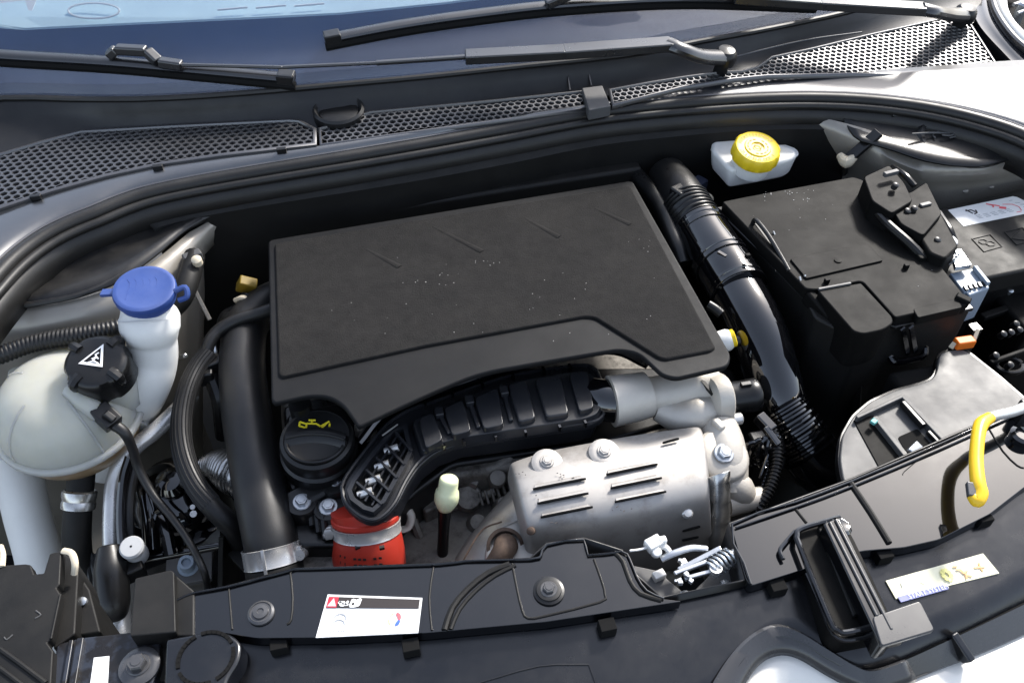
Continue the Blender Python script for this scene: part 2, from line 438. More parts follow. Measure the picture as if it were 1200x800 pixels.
m = MB(); m.tube([p+Vector((0, 0, .0005)) for p in EW[::3]], .0022, 8, 3); build('edge_bead', m, 'grille', t)
# weather seal: bulb, lip and channel
t = thing('weather_seal', 'ribbed black rubber weather seal curving along the front of the cowl', 'rubber seal', P(600, 155, .52))
def inward(p, d): 
    q = Vector((.1-p.x, -.45-p.y, 0)).normalized()*d; return p+q
es = EW[::3]
m = MB(); m.tube([inward(p, .0095)+Vector((0, 0, -.004)) for p in es], .0082, 12, 3); build('bulb', m, 'rubber', t)
m = MB(); m.tube([inward(p, .0205)+Vector((0, 0, -.010)) for p in es], .0056, 12, 3); build('lip', m, 'rubber', t)
m = MB(); m.grid([[inward(p, d)+Vector((0, 0, h)) for p in EW] for d, h in ((.0, -.004), (.014, -.011), (.024, -.016), (.029, -.026), (.026, -.05))]); build('channel', m, 'rubber', t, solid=.002, smooth=70)
# cowl panel up to the glass
GL = [(-80, 128), (0, 115), (130, 117), (250, 112), (400, 99), (500, 90), (620, 77), (740, 64), (800, 52), (870, 40), (1006, 11), (1060, -10), (1180, -60)]
UPP = [(-60, 200), (0, 180), (95, 152), (200, 147), (340, 140), (372, 149), (435, 133), (560, 121), (685, 108), (715, 103), (800, 89), (868, 82), (902, 68), (1000, 50), (1090, 33), (1130, 27), (1160, 5), (1200, -20)]
GW = catmull(PL(GL, .60), 6)
t = thing('cowl_cover', 'matt black plastic cowl panel between the windscreen and the honeycomb grille', 'cowl panel', P(560, 110, .55))
A = resample(GW, 80); UPW = PL(UPP, .568)
xs = [p.x for p in UPW]
def ysurf(x):
    for i in range(len(UPW)-1):
        if UPW[i].x <= x <= UPW[i+1].x: return lerp(UPW[i].y, UPW[i+1].y, (x-UPW[i].x)/(UPW[i+1].x-UPW[i].x))
    return UPW[0].y if x < UPW[0].x else UPW[-1].y
Bq = [Vector((p.x, ysurf(p.x)-.006, .560)) for p in A]
m = MB(); m.grid([[a+Vector((0, .02, -.004)) for a in A], [a+Vector((0, .003, .001)) for a in A], [a.lerp(b, .12)+Vector((0, 0, .001)) for a, b in zip(A, Bq)], [a.lerp(b, .2)+Vector((0, 0, -.008)) for a, b in zip(A, Bq)],
   [a.lerp(b, .5)+Vector((0, 0, -.008)) for a, b in zip(A, Bq)], [a.lerp(b, .9)+Vector((0, 0, -.004)) for a, b in zip(A, Bq)], Bq])
build('moulding', m, 'cowl', t, solid=.003, smooth=50)
for pts, r_ in (([(400, 108, .588), (530, 94, .588), (664, 79, .588)], .0012), ([(664, 79, .588), (668, 106, .573)], .0014), ([(688, 77, .588), (693, 101, .573)], .0014), ([(860, 67, .584), (940, 48, .586), (1010, 38, .586)], .0012)):
    m = MB(); m.tube(PL(pts, 0), r_, 6, 4); build('rib', m, 'trim', t)

c = P(397, 131, .574)
m = MB(); m.lathe([(.034, -.012), (.034, .004), (.031, .007), (.028, .004), (.027, -.001), (.010, -.002), (.008, .001)], c, (0, -.1, 1), 40); build('pivot_ring', m, 'cowl', t)
m = MB(); m.lathe([(.0265, -.002), (.0255, .001), (.02, .002)], c, (0, -.1, 1), 30); build('pivot_cap', m, 'black', t)
# tray under the grille, so the holes are dark
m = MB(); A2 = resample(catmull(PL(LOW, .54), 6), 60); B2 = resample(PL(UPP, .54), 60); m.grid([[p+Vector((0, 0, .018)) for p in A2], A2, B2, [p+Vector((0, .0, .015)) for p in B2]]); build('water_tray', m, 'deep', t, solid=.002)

# ================================================================ HONEYCOMB GRILLES
def offset(poly, d):
    n = len(poly); out = []
    area = sum(poly[i].x*poly[(i+1) % n].y-poly[(i+1) % n].x*poly[i].y for i in range(n)); s = 1 if area > 0 else -1
    for i in range(n):
        a = (poly[i]-poly[i-1]); b = (poly[(i+1) % n]-poly[i]); a.z = b.z = 0
        if a.length < 1e-7 or b.length < 1e-7: out.append(poly[i].copy()); continue
        a.normalize(); b.normalize()
        na = Vector((-a.y, a.x, 0))*s; nb = Vector((-b.y, b.x, 0))*s
        k = (na+nb); k = k/max(.35, k.length_squared)*2 if k.length > 1e-6 else na
        out.append(poly[i]+k*d)
    return out
def honeycomb(parent, outline, z0, pitch=.0098, rim=.0055, hole=.40, thick=.004, fm='grille', gm='grille', slope=0):
    """lattice of hexagonal holes inside a rim; every hole has its own walls"""
    yb = sum(p.y for p in outline)/len(outline)
    z = z0
    outline = [Vector((p.x, p.y, z0)) for p in outline]
    outer = outline; inner = offset(outline, rim); n = len(outer); e = Vector((0, 0, .0018)); dn = Vector((0, 0, -thick))
    m = MB()
    m.grid([[p+dn for p in outer+outer[:1]], [p+e*.4 for p in outer+outer[:1]], [p.lerp(q, .3)+e for p, q in zip(outer+outer[:1], inner+inner[:1])], [p.lerp(q, .75)+e for p, q in zip(outer+outer[:1], inner+inner[:1])], [p-e*.4 for p in inner+inner[:1]], [p+dn for p in inner+inner[:1]]])
    for v in m.v: v.z += (v.y-yb)*slope
    build('grille_frame', m, fm, parent, smooth=50)
    m = MB(); x0 = min(p.x for p in outer); x1 = max(p.x for p in outer); y0 = min(p.y for p in outer); y1 = max(p.y for p in outer)
    keep = offset(outline, rim*.35)
    R = pitch/math.sqrt(3); rowh = pitch*math.sqrt(3)/2; j = 0; y = y0
    while y < y1:
        x = x0+(pitch/2 if j % 2 else 0)
        while x < x1:
            if inpoly(x, y, keep):
                c = Vector((x, y, z)); vs = []; fs = []
                for k in range(6):
                    a = math.pi/6+k*math.pi/3; vs.append(c+Vector((R*math.cos(a), R*math.sin(a), 0)))
                for hr, hz in ((hole*pitch*1.06, 0), (hole*pitch, -.0008), (hole*pitch*.97, -thick)):
                    for k in range(6):
                        a = math.pi/6+k*math.pi/3; vs.append(c+Vector((hr*math.cos(a), hr*math.sin(a), hz)))
                ok = all(inpoly(v.x, v.y, outer) for v in vs[:6])
                if ok:
                    for l in range(3):
                        for k in range(6): fs.append([l*6+k, l*6+(k+1) % 6, (l+1)*6+(k+1) % 6, (l+1)*6+k])
                    m.add(vs, fs)
            x += pitch
        y += rowh; j += 1
    for v in m.v: v.z += (v.y-yb)*slope
    g = build('honeycomb', m, gm, parent, smooth=20)
    g['kind'] = 'stuff'
zg = .569
t = thing('cowl_grille', 'black honeycomb cowl grille section above the coolant tank side', 'grille', P(180, 180, .56), 'cowl grille sections')
honeycomb(t, PL([(-40, 192), (0, 180), (50, 165), (95, 153), (200, 147), (340, 140), (352, 141), (371, 151), (371, 170), (260, 183), (190, 193), (125, 207), (60, 225), (0, 245), (-40, 258)], zg), zg, fm='grille', gm='grille', pitch=.0105)
for q in ((185, 196), (330, 176), (42, 231)):
    clip_square(t, P(q[0], q[1], .570), .012, .006, .006)
t = thing('cowl_grille', 'narrow pale glinting honeycomb cowl grille section beside the grey clip', 'grille', P(530, 140, .56), 'cowl grille sections')
honeycomb(t, PL([(373, 151), (384, 148), (434, 133), (560, 121), (685, 108), (690, 126), (500, 152), (374, 169)], zg), zg, rim=.004, pitch=.0098, slope=.10, hole=.43)
t = thing('cowl_grille', 'wide triangular honeycomb cowl grille section ending at the wing in bright glare', 'grille', P(1000, 75, .56), 'cowl grille sections')
honeycomb(t, PL([(713, 104), (760, 96), (800, 90), (845, 84), (868, 83), (886, 79), (903, 69), (950, 60), (1010, 47), (1090, 31), (1110, 27), (1130, 27), (1187, 87), (1100, 84), (1000, 84), (900, 88), (860, 92), (800, 101), (718, 120)], zg+.006), zg+.006, rim=.0042, pitch=.0094, slope=.14, hole=.45)
m = MB(); m.prism(PL([(682, 103), (706, 100), (716, 124), (690, 129)], .577), .016); tag(build('joint_clip', m, 'grey_plate', bevel=.0015), 'grey rectangular clip joining two cowl grille sections', 'clip')

# ================================================================ WINDSCREEN
def yG(x):
    for i in range(len(GW)-1):
        if GW[i].x <= x <= GW[i+1].x: return lerp(GW[i].y, GW[i+1].y, (x-GW[i].x)/(GW[i+1].x-GW[i].x))
    return GW[0].y if x < GW[0].x else GW[-1].y
TAN = math.tan(math.radians(28))
def PG(px, py, lift=0):
    """point on (or lift above) the windscreen"""
    z = .62
    for i in range(40):
        p = P(px, py, z); zn = .6+(p.y-yG(p.x))*TAN+lift; z += (zn-z)*.4
    return P(px, py, z)
t = thing('windscreen', 'dusty tinted windscreen with bluish sky sheen behind the wipers', 'windscreen', (.1, .33, .59))
g0 = resample(GW, 40)
m = MB(); m.grid([[p+Vector((0, s, s*TAN)) for p in g0] for s in (0, .1, .25, .5, .75)]); build('glass', m, 'glass', t, smooth=80, solid=.004)
m = MB(); m.grid([[p+Vector((0, s, s*TAN-.010)) for p in g0] for s in (.01, .03)]); build('frit_band', m, 'deep', t, solid=.001)
m = MB(); m.tube([p+Vector((0, -.002, .001)) for p in g0[::2]], .004, 8, 2); build('edge_moulding', m, 'rubber', t)
m = MB(); m.grid([[p+Vector((0, s, h)) for p in g0] for s, h in ((.02, -.02), (.05, -.012), (.30, .10), (.75, .20))])
tag(build('dashboard', m, 'dash', smooth=60), 'dark blue dashboard top seen through the windscreen glass', 'dashboard')
sh = thing('reflection_sheet', 'pale blue sheet imitating a reflection behind the top of the windscreen glass', 'reflection_sheet', PG(300, 10, -.03))  # added sheet: its colour stands in for the bright reflection in the glass
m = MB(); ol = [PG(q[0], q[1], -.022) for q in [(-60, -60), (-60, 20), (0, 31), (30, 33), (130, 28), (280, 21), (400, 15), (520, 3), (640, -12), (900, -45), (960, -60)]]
m.slab(ol, [p-Vector((0, 0, .003)) for p in ol]); build('sheet', m, 'shade', sh)  # 'shade' is the pale blue of the imitated reflection
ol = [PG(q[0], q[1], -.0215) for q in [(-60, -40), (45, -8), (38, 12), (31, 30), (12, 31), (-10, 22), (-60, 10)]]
m = MB(); m.slab(ol, [p-Vector((0, 0, .002)) for p in ol]); build('corner_patch', m, 'reflection_white', sh)  # brightest corner of the imitated reflection
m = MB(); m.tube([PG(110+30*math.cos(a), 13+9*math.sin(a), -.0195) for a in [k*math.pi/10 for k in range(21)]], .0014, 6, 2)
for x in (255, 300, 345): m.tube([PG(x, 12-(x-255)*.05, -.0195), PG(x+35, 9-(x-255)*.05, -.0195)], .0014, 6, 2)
build('reflected_outline', m, 'reflection_white', sh)['kind'] = 'stuff'  # oval and lines of the reflection, laid on as thin tubes

# ================================================================ WIPERS
def wiper(label, blade, conn, arm, elbow, piv, thick=.0065):
    t = thing('windscreen_wiper', label, 'wiper', piv, 'windscreen wipers')
    b = catmull(blade, 6)
    m = MB(); m.tube(b, .0105, 12, 1, flat=.5); s = build('blade_spine', m, 'trim', t)
    m = MB(); m.tube([p+Vector((0, -.006, -.008)) for p in b], .0062, 8, 1); build('rubber_blade', m, 'deep', t)
    for e in (0, -1):
        m = MB(); p = b[e]; q = b[1 if e == 0 else -2]; m.bar(p, p+(q-p).normalized()*.022, .022, .014); build('end_cap', m, 'black', t, bevel=.002)
    m = MB()
    for i in range(len(conn)-1): m.bar(conn[i], conn[i+1], .014, .012)
    build('connector', m, 'trim', t, bevel=.003)
    m = MB()
    for i in range(len(arm)-1):
        w0 = [.006, .006, .008, .025, .026][min(4, i+5-len(arm)+1)] if len(arm) > 3 else (.014, .020, .024)[i]; m.bar(arm[i], arm[i+1]+(arm[i+1]-arm[i]).normalized()*.002, w0, min(.012, w0*.7))
    build('arm', m, 'trim', t, bevel=.002)
    m = MB(); m.tube(elbow, [.0125, .0115, .013, .0145][:len(elbow)], 12, 6, flat=.7); build('arm_head', m, 'trim', t)
    m = MB(); m.lathe([(.010, -.03), (.010, -.008), (.0165, -.006), (.017, .003), (.0155, .009), (.0115, .0135), (.003, .0155)], elbow[-1], (.05, -.15, 1), 24); build('pivot_nut', m, 'black', t)
    return t
L = .012
p850 = P(849, 68, .596)
wiper('black windscreen wiper whose blade runs above the coolant tank side',
      [PG(-60, 57, L), PG(0, 64, L), PG(130, 72, L), PG(240, 82, L), PG(345, 92, L)],
      [PG(127, 66, .020), PG(136, 58, .028), PG(172, 60, .030), PG(186, 73, .026), PG(214, 77, .024)],
      [PG(205, 76, .026), PG(330, 79, .028), PG(440, 74, .030), PG(545, 67, .032)]+[P(660, 61, .629), P(785, 52, .631)],
      [P(783, 52, .630), P(798, 58, .628), P(820, 66, .612), p850], p850)
p1130 = P(1130, 18, .597)
wiper('black windscreen wiper on the pivot beside the wide triangular grille',
      [PG(380, 46, L), PG(470, 29, L), PG(560, 16, L), PG(660, 5, L), PG(800, -2, L), PG(955, 3, L)],
      [PG(640, 6, .024), PG(668, -6, .03), PG(720, -8, .03)],
      [PG(715, -8, .028), PG(860, -3, .028)]+[P(960, 4, .640), P(1082, 11, .640)],
      [P(1080, 11, .640), P(1095, 14, .636), P(1110, 17, .616), p1130], p1130)

# ================================================================ RIGHT WING EDGE
t = thing('front_wing', 'dark blue wing edge with pale rim beside the triangular grille', 'wing', P(1180, 50, .54))
inn = catmull(PL([(1130, -30), (1140, 10), (1150, 33), (1180, 66), (1205, 92), (1260, 150)], .563), 4)
out = catmull(PL([(1160, -30), (1163, 0), (1170, 20), (1188, 45), (1215, 68), (1290, 130)], .575), 4)
m = MB(); m.grid([[p+Vector((0, 0, -.03)) for p in inn], inn, [a.lerp(b, .5)+Vector((0, 0, -.004)) for a, b in zip(inn, out)], out]); build('channel', m, 'paint_dark', t, smooth=70, solid=.002)
m = MB(); m.tube([p for p in out[::2]], .006, 10, 2); build('rim', m, 'trim', t)
far = catmull(PL([(1185, -30), (1180, 0), (1186, 20), (1204, 40), (1230, 62), (1310, 110)], .585), 4)
m = MB(); m.grid([out, [a.lerp(b, .6)+Vector((0, 0, .004)) for a, b in zip(out, far)], far, [p+Vector((0, 0, -.05)) for p in far]]); build('flange', m, 'paint_cream', t, smooth=70, solid=.002)
m = MB(); m.prism(PL([(1150, -60), (1200, -60), (1330, 40), (1330, 160), (1260, 100)], .52), .02); build('hinge_pocket', m, 'deep', t)
m = MB()
for q in ((1188, 6), (1192, 16)): m.tube(PL([(q[0], q[1], .57), (q[0]+14, q[1]-4, .57), (q[0]+20, q[1]+8, .57)], 0), .003, 8, 3)
build('hinge_wire', m, 'zinc', t)
m = MB(); m.lathe([(.008, -.05), (.008, .004), (.005, .007)], P(1198, 8, .57), (0, 0, 1), 16); build('bolt', m, 'zinc', t)
# ================================================================ LEFT SIDE OF THE BAY
# coolant expansion tank
c = P(81, 483, .428)
t = thing('coolant_tank', 'translucent white coolant expansion tank with a black screw cap', 'coolant tank', c+Vector((0, 0, -.085)))
axc = Vector((.02, -.30, .95)).normalized(); ax = Vector((.03, -.10, 1)).normalized()
def sup(k): return math.cos(k)**.8 if math.cos(k) > 0 else 0
R0, H = .0745, .060
profU = [(R0*(math.cos(a)**.75 if math.cos(a) > 1e-6 else 0), H*math.sin(a)) for a in [i*math.pi/2/14 for i in range(15)]]
m = MB(); m.lathe([(R0*1.0, -.004)]+profU, c, ax, 48); o = build('upper_shell', m, 'tank', t, smooth=60)
profL = [(R0*(math.cos(a)**.7 if math.cos(a) > 1e-6 else 0), -H*.95*math.sin(a)) for a in [i*math.pi/2/10 for i in range(11)]]
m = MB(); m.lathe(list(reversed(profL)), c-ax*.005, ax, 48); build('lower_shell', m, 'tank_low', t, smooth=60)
m = MB(); m.lathe([(R0+.001, -.0065), (R0+.005, -.006), (R0+.0055, -.002), (R0+.004, .001), (R0*.99, .0015)], c, ax, 48); build('seam_flange', m, 'tank', t, smooth=60)
for phi in (.9, 2.6, 4.0, 5.3):
    fr = frame(ax); d = fr@Vector((math.cos(phi), math.sin(phi), 0)); m = MB()
    m.tube([c+d*(R0*(math.cos(a)**.75)-.0004)+ax*(H*math.sin(a)-.0004) for a in [k*.17 for k in range(8)]], .0016, 8, 2); build('mould_rib', m, 'tank', t)
cc = P(117, 430, .497); ax = axc
m = MB(); m.lathe([(.034, -.055), (.030, -.03), (.0275, -.02), (.0275, -.006)], cc, ax, 32); build('neck', m, 'tank', t)
cap = MB(); cap.lathe([(.031, -.021), (.0335, -.019), (.0335, .004), (.0325, .010), (.0295, .0145), (.025, .016), (.006, .0165)], cc, ax, 64, wob=lambda a, h: (-.055 if (math.sin(a*4+.4) > .72 and h < .011) else 0))
capo = build('screw_cap', cap, 'black', t, smooth=40)
fr = frame(ax); 
m = MB()
for k in range(4):
    a = k*math.pi/2+.8; d = fr@Vector((math.cos(a), math.sin(a), 0)); m.tube([cc+d*.021+ax*.014, cc+d*.031+ax*.012, cc+d*.0325+ax*.002], [.006, .006, .004], 8, 3)
build('grip_lug', m, 'black', capo)['kind'] = 'stuff'
# warning triangle, white outline with mark
xd = RT; yd = ax.cross(RT).normalized(); tc = cc+ax*.0172+yd*.003
def tri(s): return [tc+RT*(s*q[0])+yd*(s*q[1]) for q in ((-.55, -.28), (.38, -.42), (.20, .55))]
m = MB(); to = tri(.028); ti = tri(.020); n_ = Vector(ax)*.0007
m.add([p+n_ for p in to]+[p+n_ for p in ti]+to, [[0, 1, 4, 3], [1, 2, 5, 4], [2, 0, 3, 5], [6, 7, 1, 0], [7, 8, 2, 1], [8, 6, 0, 2]])
build('warning_triangle', m, 'white_print', capo, smooth=0)
m = MB()
for pts in (((-.22, -.26), (.0, -.2), (.22, -.3)), ((-.05, -.2), (.05, .02), (.0, .1), (.12, .2)), ((.05, .0), (.16, -.08)), ((-.1, -.1), (.02, -.02))):
    m.tube([tc+RT*(.026*q[0])+yd*(.026*q[1])+n_*.5 for q in pts], .0009, 6, 3)
build('steam_mark', m, 'white_print', capo)['kind'] = 'stuff'
m = MB(); m.tube(PL([(82, 456, .482), (100, 470, .475), (118, 486, .462)], 0), [.010, .0115, .009], 14, 5); build('return_spout', m, 'tank', t)
m = MB(); m.prism(fillet(PL([(6, 450), (10, 432), (26, 427), (40, 432), (45, 450), (25, 470)], .452), .006), .006); build('mounting_ear', m, 'tank', t, bevel=.001)
m = MB(); m.lathe([(.0055, -.004), (.0055, .003), (.003, .004)], P(24, 437, .455), (0, 0, 1), 14); build('bolt', m, 'zinc', t)
ax = Vector((.03, -.10, 1)).normalized()
m = MB(); m.tube([c-ax*.02+Vector((-.05, .02, 0)), c-ax*.05+Vector((-.07, .05, -.02))], .012, 10, 3); build('bracket', m, 'tank', t)
m = MB(); m.tube(PL([(165, 500, .40), (172, 470, .40)], 0), .008, 8, 3); build('bracket', m, 'tank', t)
# black connector and cable on the tank
t = thing('sensor_cable', 'black plug and cable running off the coolant tank spout', 'cable', P(150, 540, .35))
m = MB(); d = (P(135, 497, .455)-P(118, 481, .466)); m.bar(P(114, 478, .468), P(135, 498, .456), .020, .016); m.bar(P(122, 484, .472), P(134, 493, .464), .008, .010); build('plug', m, 'black', t, bevel=.002)
m = MB(); m.tube(PL([(130, 495, .455), (146, 507, .445), (155, 525, .425), (163, 550, .40), (180, 580, .38), (205, 610, .37), (225, 640, .36), (240, 672, .36), (245, 700, .30)], 0), [.0065, .0058, .005, .005, .0045, .0042, .004, .0038, .0038], 12, 6); build('cable', m, 'hose', t)
# washer filler neck + blue cap
t = thing('washer_filler', 'white washer filler neck with a blue snap cap beside the coolant tank', 'filler neck', P(160, 440, .36))
m = MB(); m.tube([P(171, 340, .545), P(172, 352, .532), P(173, 362, .524), P(175, 372, .515), P(176, 384, .506), P(178, 397, .492), P(179, 420, .468), P(172, 445, .445), P(158, 470, .41), P(140, 500, .35), P(120, 540, .28)],
   [.0265, .0265, .0275, .0320, .0315, .0265, .0265, .0275, .030, .031, .032], 30, 6); build('neck', m, 'white', t, smooth=70)
cx = Vector((.05, -.16, 1)).normalized(); cb = P(170, 341, .548)
m = MB(); m.lathe([(.0295, -.012), (.0300, -.010), (.0300, -.006), (.0285, -.0055), (.0285, -.0035), (.0325, -.003), (.0330, .002), (.0318, .0045), (.0285, .0058), (.027, .0054), (.010, .0060), (.003, .0061)], cb, cx, 48); co = build('cap', m, 'blue', t, smooth=40)
m = MB(); m.bar(cb-RT*.030+Vector((0, 0, -.002)), cb-RT*.048+Vector((0, .0, -.003)), .010, .004); build('hinge_tab', m, 'blue', co, bevel=.001)
m = MB(); m.tube([cb+RT*.032, cb+RT*.043+UP*.004, cb+RT*.045-UP*.006, cb+RT*.036-UP*.010], .003, 8, 4); build('pull_loop', m, 'blue', co)
m = MB()
fr = frame(cx)
for k in range(5):
    a = .5+k*.5; m.tube([cb+cx*.0056+fr@Vector((-.018+.007*k, -.014+.002*k, 0)), cb+cx*.006+fr@Vector((-.014+.007*k, .006, 0)), cb+cx*.0056+fr@Vector((-.017+.007*k, .014, 0))], .0003, 6, 3)
build('moulded_rib', m, 'blue', co)['kind'] = 'stuff'
# corrugated conduit
m = MB(); m.tube(PL([(-50, 432, .487), (0, 416, .487), (40, 402, .489), (90, 393, .491), (135, 385, .489), (160, 378, .484)], 0), .0098, 14, 8, corr=(.0046, .0006)); tag(build('corrugated_conduit', m, 'hose', smooth=50), 'corrugated black conduit lying along the left inner wing', 'conduit')
# dark hose behind the blue cap
m = MB(); m.tube(PL([(228, 300, .50), (222, 325, .50), (212, 350, .49), (195, 368, .47), (185, 385, .44)], 0), .0125, 14, 6); tag(build('rubber_hose', m, 'black_matt'), 'short black rubber hose just behind the blue washer cap', 'hose')
t = thing('wing_bracket', 'small pale bracket on the inner wing between blue cap and engine cover', 'bracket', P(228, 310, .48))
m = MB(); m.box(P(226, 302, .505), (.022, .012, .014), Matrix.Rotation(.4, 3, 'Z')); build('plate', m, 'grey_plate', t, bevel=.002)
m = MB(); m.bar(P(228, 340, .47), P(246, 375, .44), .005, .004); build('stay', m, 'cast_dark', t, bevel=.001)
m = MB(); m.lathe([(.006, -.004), (.006, .004), (.003, .006)], P(231, 306, .515), (0, -.3, 1), 12); build('stud', m, 'cream_plastic', t)
for q in ((212, 379), (217, 417)):
    m = MB(); m.lathe([(.003, -.03), (.003, .001), (.0015, .002)], P(q[0], q[1], .40), (.5, -.6, .6), 10); build('rivet', m, 'zinc', t)
# brass-yellow plug behind the cover corner
t = thing('yellow_connector', 'small dull yellow connector in the gap behind the engine cover corner', 'connector', P(288, 335, .42))
m = MB(); m.box(P(289, 334, .455), (.022, .014, .020), Matrix.Rotation(.5, 3, 'Y')@Matrix.Rotation(.3, 3, 'X')); build('housing', m, 'dull_yellow', t, bevel=.002)
m = MB(); m.tube(PL([(276, 352, .45), (284, 349, .456), (292, 352, .45)], 0), .0035, 8, 4); build('retainer', m, 'cream_plastic', t)
m = MB(); m.tube(PL([(292, 345, .45), (285, 360, .44), (265, 372, .43), (262, 390, .40)], 0), .009, 10, 4); build('loom', m, 'black', t)
# vacuum hose pair by the cover
m = MB(); m.tube(PL([(345, 352, .462), (310, 365, .462), (280, 374, .460), (258, 386, .455), (246, 400, .45), (242, 415, .44), (243, 432, .42)], 0), .0078, 12, 6); tag(build('vacuum_hose', m, 'hose'), 'thin grey hose arching out from under the left cover edge', 'hose')
# braided hose
m = MB(); pts = PL([(246, 414, .44), (232, 432, .435), (221, 455, .43), (214, 485, .42), (213, 515, .41), (219, 545, .40), (232, 573, .39), (252, 597, .38), (274, 618, .36), (285, 640, .32)], 0)
m.tube(pts, [.0115]*8+[.0125, .0125], 18, 8); ho = build('braided_hose', m, 'hose'); tag(ho, 'dark grey ribbed coolant hose curving down beside the big black charge pipe', 'hose')
b_ = catmull(pts, 8); 
for k in range(9):
    m = MB(); path = []; u = None
    for i, p in enumerate(b_[:-16]):
        T = (b_[i+1]-b_[i]).normalized(); side = T.cross(Vector((0, 0, 1))).normalized(); n2 = side.cross(T); a = -1.3+k*.33
        path.append(p+(side*math.sin(a)+n2*math.cos(a))*.0115)
    m.tube(path[::3], .0008, 5, 2); build('rib', m, 'hose', ho)
m = MB(); 
t = thing('hose_clip', 'black hose clip and wiring joint between ribbed hose and charge pipe', 'clip', P(250, 430, .39))
m = MB(); m.box(P(248, 432, .425), (.030, .018, .03), Matrix.Rotation(.3, 3, 'Z')); m.box(P(242, 441, .425), (.018, .014, .02)); build('clip_body', m, 'black', t, bevel=.003)
m = MB(); m.tube(PL([(250, 398, .445), (251, 410, .44), (256, 425, .425)], 0), .0032, 8, 4); build('pin', m, 'zinc', t)
m = MB(); m.tube(PL([(248, 440, .42), (258, 470, .40), (262, 510, .34)], 0), .010, 10, 4); build('lead', m, 'black', t)
# big black charge pipe
t = thing('charge_pipe', 'large matt black charge air pipe left of the engine cover', 'pipe', P(300, 520, .33))
m = MB(); m.tube(PL([(340, 345, .43), (312, 358, .432), (290, 380, .432), (284, 420, .430), (287, 470, .425), (295, 520, .418), (305, 575, .41), (314, 620, .40), (319, 645, .39), (323, 672, .37)], 0), [.025, .0255, .026, .0265, .027, .0275, .0275, .027, .027, .027], 30, 7); build('pipe', m, 'hose', t, smooth=60)
def clampband(parent, c, ax, r, w, screw, name='clamp'):
    k = MB(); k.lathe([(r, -w/2), (r+.0012, -w/2+.0005), (r+.0006, -w/2+.0022), (r+.0006, w/2-.0022), (r+.0012, w/2-.0005), (r, w/2)], c, ax, 40, caps=False)
    o = build(name, k, 'steel', parent, smooth=30, solid=.0008)
    k = MB(); s = Vector(screw); d = (s-Vector(c)); d -= Vector(ax)*d.dot(Vector(ax)); d.normalize(); tg = Vector(ax).cross(d)
    k.lathe([(.0055, -.012), (.0055, .010), (.0035, .012)], s, tg, 16); k.lathe([(.0035, .011), (.006, .0115), (.006, .017), (.004, .0175)], s, tg, 6); build('worm_screw', k, 'steel', o)
    k = MB(); k.bar(Vector(c)+d*(r+.001)-Vector(ax)*.0045, Vector(c)+d*(r+.001)+Vector(ax)*.0045, .014, .004, up=d); build('worm_housing', k, 'steel', o, bevel=.0006)
    return o
ca = (P(314, 620, .40)-P(323, 672, .37)).normalized(); c1 = P(319, 650, .386)
clampband(t, c1, ca, .0285, .020, c1+RT*.031+ca*.002)
m = MB(); m.lathe([(.0285, -.030), (.0292, -.028), (.0292, -.012), (.0285, -.011)], c1, ca, 40); so = build('lower_sleeve', m, 'black_matt', t)
m = MB()
for k, w in enumerate((.006, .003, .004, .008, .003, .005)):
    m.bar(c1-ca*.020-FW*.0294+RT*(-.018+.0068*k), c1-ca*.020-FW*.0294+RT*(-.018+.0068*k+w*.7), .003, .0004, up=-FW)
build('printed_code', m, 'white_print', so, smooth=0)['kind'] = 'stuff'
m = MB(); m.bar(c1+ca*.012-FW*.029, c1-ca*.012-FW*.029, .003, .002, up=-FW); build('alignment_rib', m, 'steel', t)
# silver corrugated heat tube behind the pipe
m = MB(); m.tube(PL([(238, 545, .36), (255, 545, .365), (275, 552, .37), (300, 562, .37), (335, 575, .36)], 0), [.010, .018, .026, .028, .028], 20, 8, corr=(.0045, .0008)); tag(build('heat_sleeve', m, 'foil', smooth=50), 'silver corrugated heat sleeve passing behind the big black charge pipe', 'heat sleeve')
# aircon pipe, silver
m = MB(); m.tube(PL([(225, 462, .40), (205, 483, .40), (180, 506, .395), (160, 522, .39), (144, 540, .38), (134, 565, .365), (131, 600, .35), (131, 640, .33), (135, 690, .30), (140, 740, .28), (142, 790, .25)], 0), [.0095]*8+[.0125, .0135, .0135], 16, 8); tag(build('aircon_pipe', m, 'steel', smooth=60), 'bright silver aircon pipe bending down between tank and charge pipe', 'pipe')
m = MB(); m.tube(PL([(152, 535, .395), (145, 560, .38), (142, 600, .36), (144, 640, .345), (150, 655, .34)], 0), .0055, 10, 6); tag(build('black_line', m, 'gloss'), 'thin glossy black line running alongside the silver aircon pipe', 'pipe')
m = MB(); m.tube(PL([(160, 545, .385), (154, 575, .37), (152, 605, .355), (153, 640, .335)], 0), .005, 10, 6); tag(build('black_line', m, 'black'), 'second thin black line right of the glossy one', 'pipe')
# pipe joint with grey plastic cap
t = thing('aircon_valve', 'black aircon joint with a pale grey screw cap on the silver pipe', 'valve', P(140, 690, .28))
m = MB(); m.tube(PL([(128, 640, .345), (130, 668, .335), (132, 705, .315), (134, 722, .30)], 0), [.012, .018, .018, .013], 18, 6); m.box(P(152, 668, .325), (.030, .022, .02), Matrix.Rotation(.3, 3, 'Z')); build('joint', m, 'black', t, bevel=.003)
vc = P(156, 643, .347); va = Vector((.05, -.25, 1))
m = MB(); m.lathe([(.0110, -.022), (.0118, -.020), (.0118, -.003), (.0105, -.001), (.0125, 0), (.0128, .006), (.011, .0085), (.002, .009)], vc, va, 24, wob=lambda a, h: .03*math.sin(12*a)*(1 if h < -.002 else 0)); vo = build('valve_cap', m, 'grey_plate', t); vo.data.materials[0] = M['print_grey']
m = MB(); m.lathe([(.0016, .0088), (.001, .0094)], vc, va, 8); build('centre_dot', m, 'black', vo)
